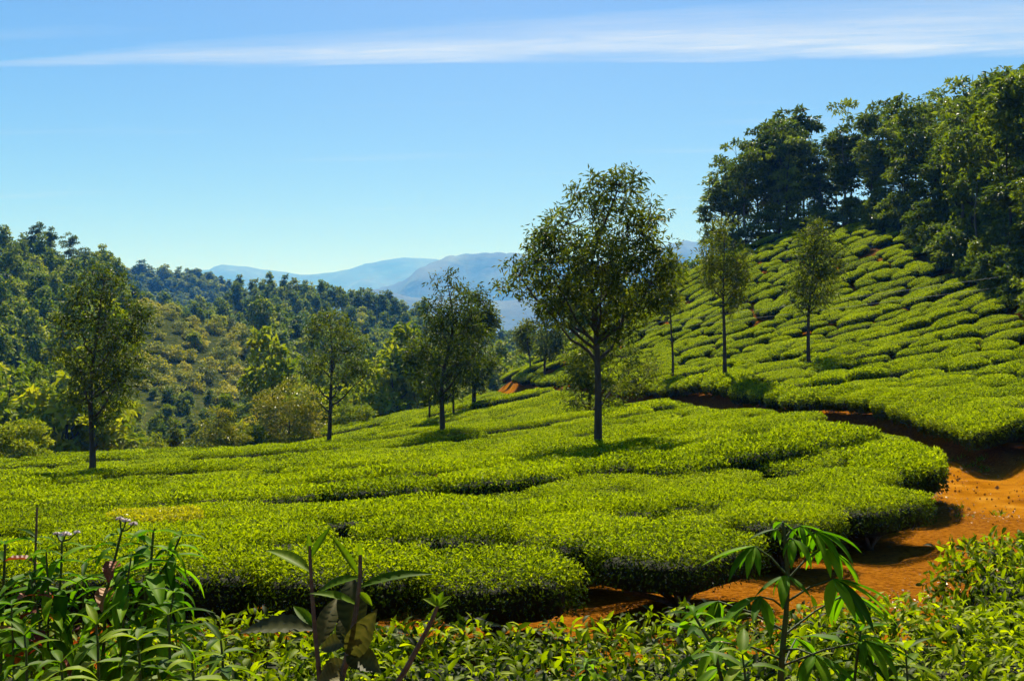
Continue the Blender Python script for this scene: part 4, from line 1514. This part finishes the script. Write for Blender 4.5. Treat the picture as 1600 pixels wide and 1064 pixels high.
def simple_weed(name, label, pix, Y, rad, leaves, mats, ll, group=GW, droop=0.2, flower=None, stem_mat=None, whorl=3, y_from=None, y_to=None, cat='weed', red=0):
    t, b0 = weed_base(name, label, pix, Y, rad, stem_mat, group, cat)
    leaves = int(leaves * (1.5 if mats is WEED_L else 1.0))
    ys = np.linspace(y_from or pix[0][1], y_to or pix[-1][1], leaves)
    for i, y in enumerate(ys):
        p = along(pix, Y, y) - b0
        for w_ in range(whorl):
            az = i * 2.4 + w_ * 2 * math.pi / whorl + rw.normal() * .25
            up = 0.9 * (1 - i / max(1, leaves - 1)) + rw.uniform(-.25, .25) - droop
            D = (math.cos(az) * math.cos(up), math.sin(az) * math.cos(up), math.sin(up))
            L_ = ll * rw.uniform(.7, 1.15) * (0.6 + 0.4 * min(1, i / 2))
            me = mats[int(rw.integers(0, len(mats)))]
            lab = None
            if rw.random() < red and i > 0:
                me, lab, L_ = RED_L[int(rw.integers(0, 3))], 'withered red-brown leaf', L_ * .6
            place_leaf(t, me, p, D, (0, 0, 1), L_, label=lab)
    if flower:
        for fx, fy, fs in flower:
            c = np.array(at(fx, fy, Y)) - b0
            g = Geo()
            for q in range(70):
                d = unit(rw.normal(size=3))
                d[2] = abs(d[2])
                e = c + d * fs * np.array([1, 1, .55])
                V, F = tube([c + d * fs * .3, e], [0.0008, 0.0016], 3)
                g.add(V, F, 0, .5)
            h = obj('flower_head', g.mesh('flower_head', [M_FLOWER]), t)
            sp = along(pix, Y, pix[0][1]) - b0
            g = Geo()
            V, F = tube([sp, (sp + c) / 2 + np.array([0, 0, -.005]), c], [0.0025, 0.002, 0.002], 5)
            g.add(V, F, 0, .5, True)
            obj('flower_stalk', g.mesh('flower_stalk', [M_GREEN_STEM]), t)
    return t


simple_weed('leafy_weed', 'broad-leaved weed with upright folded tip left of the hand-leaved weed', [(1085, 962), (1108, 1000), (1120, 1030), (1128, 1064)], 2.15, 0.006, 4, WEED_L, .13, whorl=3)
simple_weed('leafy_weed', 'low weed with broad leaves right of the hand-leaved weed', [(1345, 985), (1340, 1020), (1335, 1064)], 2.3, 0.005, 4, WEED_L, .13, whorl=3)
simple_weed('leafy_weed', 'small weed in the lower corner with narrow bright leaves', [(1415, 1015), (1418, 1064)], 2.3, 0.004, 3, SHOOT_L, .11, whorl=4)
simple_weed('leafy_weed', 'bright low shoot below the hand-leaved weed', [(1160, 1022), (1165, 1064)], 2.0, 0.004, 3, SHOOT_L, .12, whorl=4)
simple_weed('leafy_weed', 'low dark weed among the hedge leaves between the twig and the hand-leaved weed', [(915, 1035), (918, 1064)], 2.4, 0.004, 3, WEED_L, .08, whorl=4)
# flowering weeds
FLG = 'flowering weeds before the near rows'
simple_weed('flowering_weed', 'tall thin weed with dry brown seed head near the picture edge', [(58, 792), (56, 850), (52, 930), (50, 1064)], 2.4, 0.005, 6, WEED_L, .12, FLG, whorl=2, y_from=840,
            stem_mat=M_TWIG, droop=.5, red=.3, flower=None)
simple_weed('flowering_weed', 'weed with single pale fluffy flower head beside the dry seed stalk', [(97, 846), (95, 900), (88, 980), (80, 1064)], 2.4, 0.005, 7, WEED_L, .12, FLG, whorl=3, y_from=850,
            droop=.45, red=.12, flower=[(102, 836, .015), (88, 834, .008), (120, 832, .008)])
simple_weed('flowering_weed', 'weed topped by a cluster of pinkish white flowers', [(190, 830), (178, 880), (165, 930), (160, 1064)], 2.4, 0.006, 8, WEED_L, .13, FLG, whorl=3, y_from=835,
            droop=.5, red=.06, flower=[(187, 811, .010), (197, 814, .011), (208, 819, .011)])
simple_weed('leafy_weed', 'bushy dark weed with long drooping leaves right of the flower cluster', [(240, 828), (236, 880), (228, 930), (222, 1064)], 2.4, 0.006, 8, WEED_L, .15, FLG, whorl=3, y_from=832, droop=.55)
simple_weed('leafy_weed', 'weed with arching side sprays nearest the shaggy front row', [(282, 838), (268, 870), (240, 910), (232, 1064)], 2.45, 0.005, 6, WEED_L, .13, FLG, whorl=3, y_from=838, y_to=960, droop=.5)
simple_weed('leafy_weed', 'dark weed with long leaves cut by the picture edge', [(8, 850), (5, 930), (0, 1064)], 2.4, 0.006, 6, WEED_L, .15, FLG, whorl=3, droop=.5, red=.1)
simple_weed('leafy_weed', 'weed with withered red and orange leaves below the dry seed head', [(48, 905), (60, 960), (70, 1064)], 2.3, 0.004, 5, WEED_L, .10, FLG, whorl=3, droop=.4, red=.5)
simple_weed('leafy_weed', 'thin-leaved dark weed just right of the dry seed stalk', [(72, 862), (76, 930), (74, 1064)], 2.35, 0.004, 7, WEED_L, .11, FLG, whorl=3, droop=.5)
simple_weed('leafy_weed', 'thin-leaved weed leaning out below the flower cluster', [(205, 870), (196, 930), (186, 1064)], 2.3, 0.004, 7, WEED_L, .12, FLG, whorl=3, droop=.5)
simple_weed('leafy_weed', 'low weed filling the gap under the drooping weed', [(272, 925), (262, 980), (255, 1064)], 2.3, 0.004, 6, WEED_L, .12, FLG, whorl=4, droop=.4)
simple_weed('leafy_weed', 'low weed at the picture edge under the long dark leaves', [(18, 945), (22, 1064)], 2.2, 0.004, 5, WEED_L, .11, FLG, whorl=4, droop=.4, red=.2)
simple_weed('leafy_weed', 'tangled low weed between the flowering stems', [(130, 900), (130, 1064)], 2.5, 0.005, 6, WEED_L, .12, FLG, whorl=4, droop=.4, red=.15)
SHG = 'fresh bright shoots along the bottom edge'
for i, (x, y, Y_, ll, lab) in enumerate([(38, 992, 2.0, .11, 'fresh light green shoot below the withered red leaves'),
                                         (150, 975, 1.9, .13, 'large-leaved bright shoot below the pale flower head'),
                                         (215, 1000, 1.8, .13, 'bright shoot with broad arching leaves below the flower cluster'),
                                         (262, 960, 1.9, .12, 'tall bright shoot with upright leaf below the drooping weed'),
                                         (345, 1000, 1.8, .13, 'bright many-leaved shoot left of the tall tea shoots'),
                                         (95, 1035, 1.7, .13, 'low bright shoot in the bottom corner'),
                                         (300, 1035, 1.7, .12, 'low bright shoot at the bottom edge with wide leaves')]):
    simple_weed('bright_shoot', lab, [(x, y), (x + 3, y + 30), (x + 4, max(1064, y + 40))], Y_, 0.004, 4, SHOOT_L, ll * .8, SHG, whorl=3, droop=.15, cat='shoot')


# tall tea shoots: each leaf set where the photograph shows it
def leaf_px(t, b0, base, tip, w, Y, dy=0.0, face=0.3, mat=None, tint=.5, droop=0.45, fold=.4, wave=0.3, label=None, nm='leaf'):
    a = np.array(at(base[0], base[1], Y))
    e = np.array(at(tip[0], tip[1], Y + dy))
    L_ = np.linalg.norm(e - a)
    k = Y / FPX
    me = unit_leaf('%s_blade' % nm, w * k / L_, droop, fold, mat, tint, rows=17, wave=wave * (3.0 if mat == M_OLD_LEAF else 1.0), vein=2.6 if mat == M_OLD_LEAF else 1.0)
    D = (e - a) / L_
    N = np.array([0.15, -1.0, 0.0]) * face + np.array([0, 0, 1.0]) * (1 - face)
    N = N - D * N.dot(D)
    # lift the blade so that its drooping tip still ends where it should
    D2 = unit(D + unit(N) * droop * 0.33)
    return place_leaf(t, me, a - b0, D2, N, L_ * 1.04, label=label)


Y = 1.5
pix = [(484, 852), (485, 880), (488, 930), (492, 985), (497, 1030), (500, 1064)]
t, b0 = weed_base('tea_shoot', 'tall dark tea shoot with narrow upright tip leaves and a glossy side leaf', pix, Y, 0.005, M_TWIG, 'tall tea shoots', 'shoot')
for a in (((484, 893), (418, 854), 24, .03, .25, M_SHOOT, .55), ((485, 872), (515, 822), 11, .0, .5, M_SHOOT, .4), ((485, 868), (481, 832), 8, 0, .5, M_SHOOT, .3),
          ((490, 984), (372, 980), 42, .05, .35, M_OLD_LEAF, .05), ((492, 978), (458, 945), 16, .03, .6, M_SHOOT, .5), ((496, 1010), (526, 932), 30, .06, .7, M_OLD_LEAF, .6),
          ((499, 1060), (545, 1036), 36, -.03, .5, M_OLD_LEAF, .4)):
    leaf_px(t, b0, a[0], a[1], a[2], Y, a[3], a[4], a[5], a[6])
pix = [(563, 866), (563, 900), (557, 950), (548, 1000), (540, 1035), (533, 1064)]
t, b0 = weed_base('tea_shoot', 'tall tea shoot with big dull drooping leaves and long green side leaves', pix, Y - .05, 0.006, M_TWIG, 'tall tea shoots', 'shoot')
for a in (((561, 918), (672, 889), 22, .0, .3, M_SHOOT, .5), ((560, 898), (520, 836), 11, .0, .5, M_SHOOT, .6), ((563, 876), (562, 846), 8, 0, .5, M_SHOOT, .4),
          ((561, 903), (487, 926), 24, .02, .3, M_SHOOT, .2), ((558, 945), (490, 922), 20, -.03, .3, M_SHOOT, .15), ((560, 925), (582, 945), 12, 0, .5, M_SHOOT, .5),
          ((551, 992), (549, 900), 46, .05, .75, M_OLD_LEAF, .3), ((546, 1026), (584, 958), 38, -.04, .7, M_OLD_LEAF, .5), ((548, 1000), (498, 1012), 28, .03, .6, M_OLD_LEAF, .5),
          ((543, 1022), (592, 1046), 40, -.03, .5, M_OLD_LEAF, .5), ((545, 1010), (536, 960), 30, .03, .8, M_OLD_LEAF, .3), ((536, 1055), (500, 1062), 40, -.03, .5, M_OLD_LEAF, .6)):
    leaf_px(t, b0, a[0], a[1], a[2], Y - .05, a[3], a[4], a[5], a[6])
pix = [(684, 946), (672, 975), (652, 1012), (636, 1042), (622, 1064)]
t, b0 = weed_base('bare_twig', 'slanting brown twig with a tuft of small green leaves at its tip', pix, 1.6, 0.0065, M_TWIG, None, 'twig')
for a in (((684, 948), (662, 934), 14, .3, .6), ((684, 946), (674, 926), 10, .4, .8), ((684, 946), (692, 924), 11, .4, .7), ((684, 948), (704, 930), 11, .3, .4), ((684, 950), (700, 944), 8, .3, .5)):
    leaf_px(t, b0, a[0], a[1], a[2], 1.6, 0, a[3], M_SHOOT, a[4])

# two small flowers above the tea rows
for nm, lab, x, y, Y, mat, hs in (('orange_flower', 'tiny orange flower spike standing above the near tea rows', 686, 752, 19.5, M_ORANGE, 0.16),
                                  ('violet_flower', 'tiny violet flower above the tea bushes near the bend', 1266, 745, 16.5, M_VIOLET, 0.05)):
    p = at(x, y, Y)
    z = gz(p.x, p.y)
    t = thing(nm, lab, 'flower', (p.x, p.y, z))
    g = Geo()
    V, F = tube([(0, 0, 0), (0.01, 0, (p.z - z) * .6), (0, 0, p.z - z)], [0.01, 0.008, 0.006], 5)
    g.add(V, F, 0, .5, True)
    obj('stem', g.mesh('stem', [M_GREEN_STEM]), t)
    g = Geo()
    for q in range(9):
        a = q * 2.4
        V, F = leaf_batch(np.array([[0, 0, p.z - z + hs * .5 * q / 9 - hs * .3]]), np.array([[math.cos(a) * .6, math.sin(a) * .6, .8]]), np.array([[math.cos(a), math.sin(a), .2]]), hs, hs * .5)
        g.add(V, F, 0, .5)
    obj('blossom', g.mesh('blossom', [mat]), t)

# overhead wires crossing the valley
for k, (dz, lab) in enumerate(((0, 'upper overhead wire sagging across the valley'), (-0.55, 'lower overhead wire sagging across the valley'))):
    a, b = np.array(at(1720, 410, 47)), np.array(at(360, 548, 150))
    u = np.linspace(0, 1, 60)[:, None]
    P = a + (b - a) * u
    P[:, 2] += dz * (1 - .6 * u[:, 0]) - 4.2 * 4 * u[:, 0] * (1 - u[:, 0]) * 0.35
    V, F = tube(P, 0.007, 5)
    g = Geo()
    g.add(V, F, 0, .5, True)
    obj('overhead_wire', g.mesh('overhead_wire', [M_WIRE]), label=lab, category='wire', group='overhead wires')

# dry leaves and clods lying along the edges of the track
r = np.random.default_rng(31)
lx, ly = r.uniform(-9, 14, 60000), r.uniform(5.8, 24, 60000)
lp = path_dist(lx, ly)
kp = (lp > -1.0) & (lp < 0.9) & (r.random(60000) < np.exp(-np.abs(lp - 0.15) * 2.6))
lx, ly = lx[kp][:6000], ly[kp][:6000]
lz = ground_z(lx, ly) + 0.035 * 1.0 * np.abs(r.normal(size=len(lx))) * .4 + 0.012
a = r.uniform(0, 6.28, len(lx))
D = np.stack([np.cos(a), np.sin(a), r.normal(size=len(lx)) * .3], -1)
N = unit(np.stack([r.normal(size=len(lx)) * .4, r.normal(size=len(lx)) * .4, np.ones(len(lx))], -1))
sz = r.uniform(0.025, 0.065, len(lx))
LV, F3 = leaf_batch(np.stack([lx, ly, lz], -1), D, N, sz, sz * .5, fold=.3, droop=-.1)
g = Geo()
g.add(LV, F3, 0, np.repeat(r.random(len(lx)), 4))
M_LITTER = leaf_mat('dry_fallen_leaf', [(0.0, (0.05, 0.022, 0.008)), (0.6, (0.17, 0.09, 0.025)), (1.0, (0.34, 0.23, 0.09))], trans=0.1, obvar=0.0)
obj('leaf_litter', g.mesh('leaf_litter', [M_LITTER]), kind='stuff', label='dry fallen leaves scattered along the edges of the track')
g = Geo()
sx_, sy_ = r.uniform(-8, 14, 30000), r.uniform(6, 24, 30000)
kp = path_dist(sx_, sy_) < 0.5
for x, y in zip(sx_[kp][:900], sy_[kp][:900]):
    q = r.uniform(0.008, 0.03) * (1.6 if r.random() < .06 else 1)
    V = np.array([(-1, 0, 0), (1, 0, 0), (0, -1, 0), (0, 1, 0), (0, 0, -1), (0, 0, 1)], float) * q * r.uniform(.6, 1.3, (6, 3))
    F = np.array([(0, 2, 5), (2, 1, 5), (1, 3, 5), (3, 0, 5), (2, 0, 4), (1, 2, 4), (3, 1, 4), (0, 3, 4)])
    g.add(V + np.array([x, y, gz(x, y) - 0.02]), F, 0, .5)
M_CLOD = noise_mat('earth_clod', [(0.3, (0.12, 0.045, 0.006)), (0.7, (0.28, 0.12, 0.02))], 20)
obj('pebbles', g.mesh('pebbles', [M_CLOD]), kind='stuff', label='small clods and pebbles lying on the orange track')

# tufts of grass growing along the edges of the track
r = np.random.default_rng(77)
tx_, ty_ = r.uniform(-9, 15, 4000), r.uniform(5.8, 24, 4000)
tp_ = path_dist(tx_, ty_)
kp = (tp_ > -0.35) & (tp_ < 0.5)
tx_, ty_ = tx_[kp][:90], ty_[kp][:90]
gxx = np.repeat(tx_, 16) + r.normal(size=len(tx_) * 16) * .05
gyy = np.repeat(ty_, 16) + r.normal(size=len(tx_) * 16) * .05
D = np.stack([r.normal(size=len(gxx)) * .5, r.normal(size=len(gxx)) * .5, np.ones(len(gxx))], -1)
N = unit(r.normal(size=(len(gxx), 3)))
LV, F3 = leaf_batch(np.stack([gxx, gyy, ground_z(gxx, gyy) - .03], -1), D, N, r.uniform(.06, .16, len(gxx)), .012, fold=.2, droop=.3)
g = Geo()
g.add(LV, F3, 0, np.repeat(r.random(len(gxx)), 4))
obj('grass', g.mesh('grass', [M_SHOOT]), kind='stuff', label='sparse grass tufts along the edges of the track')
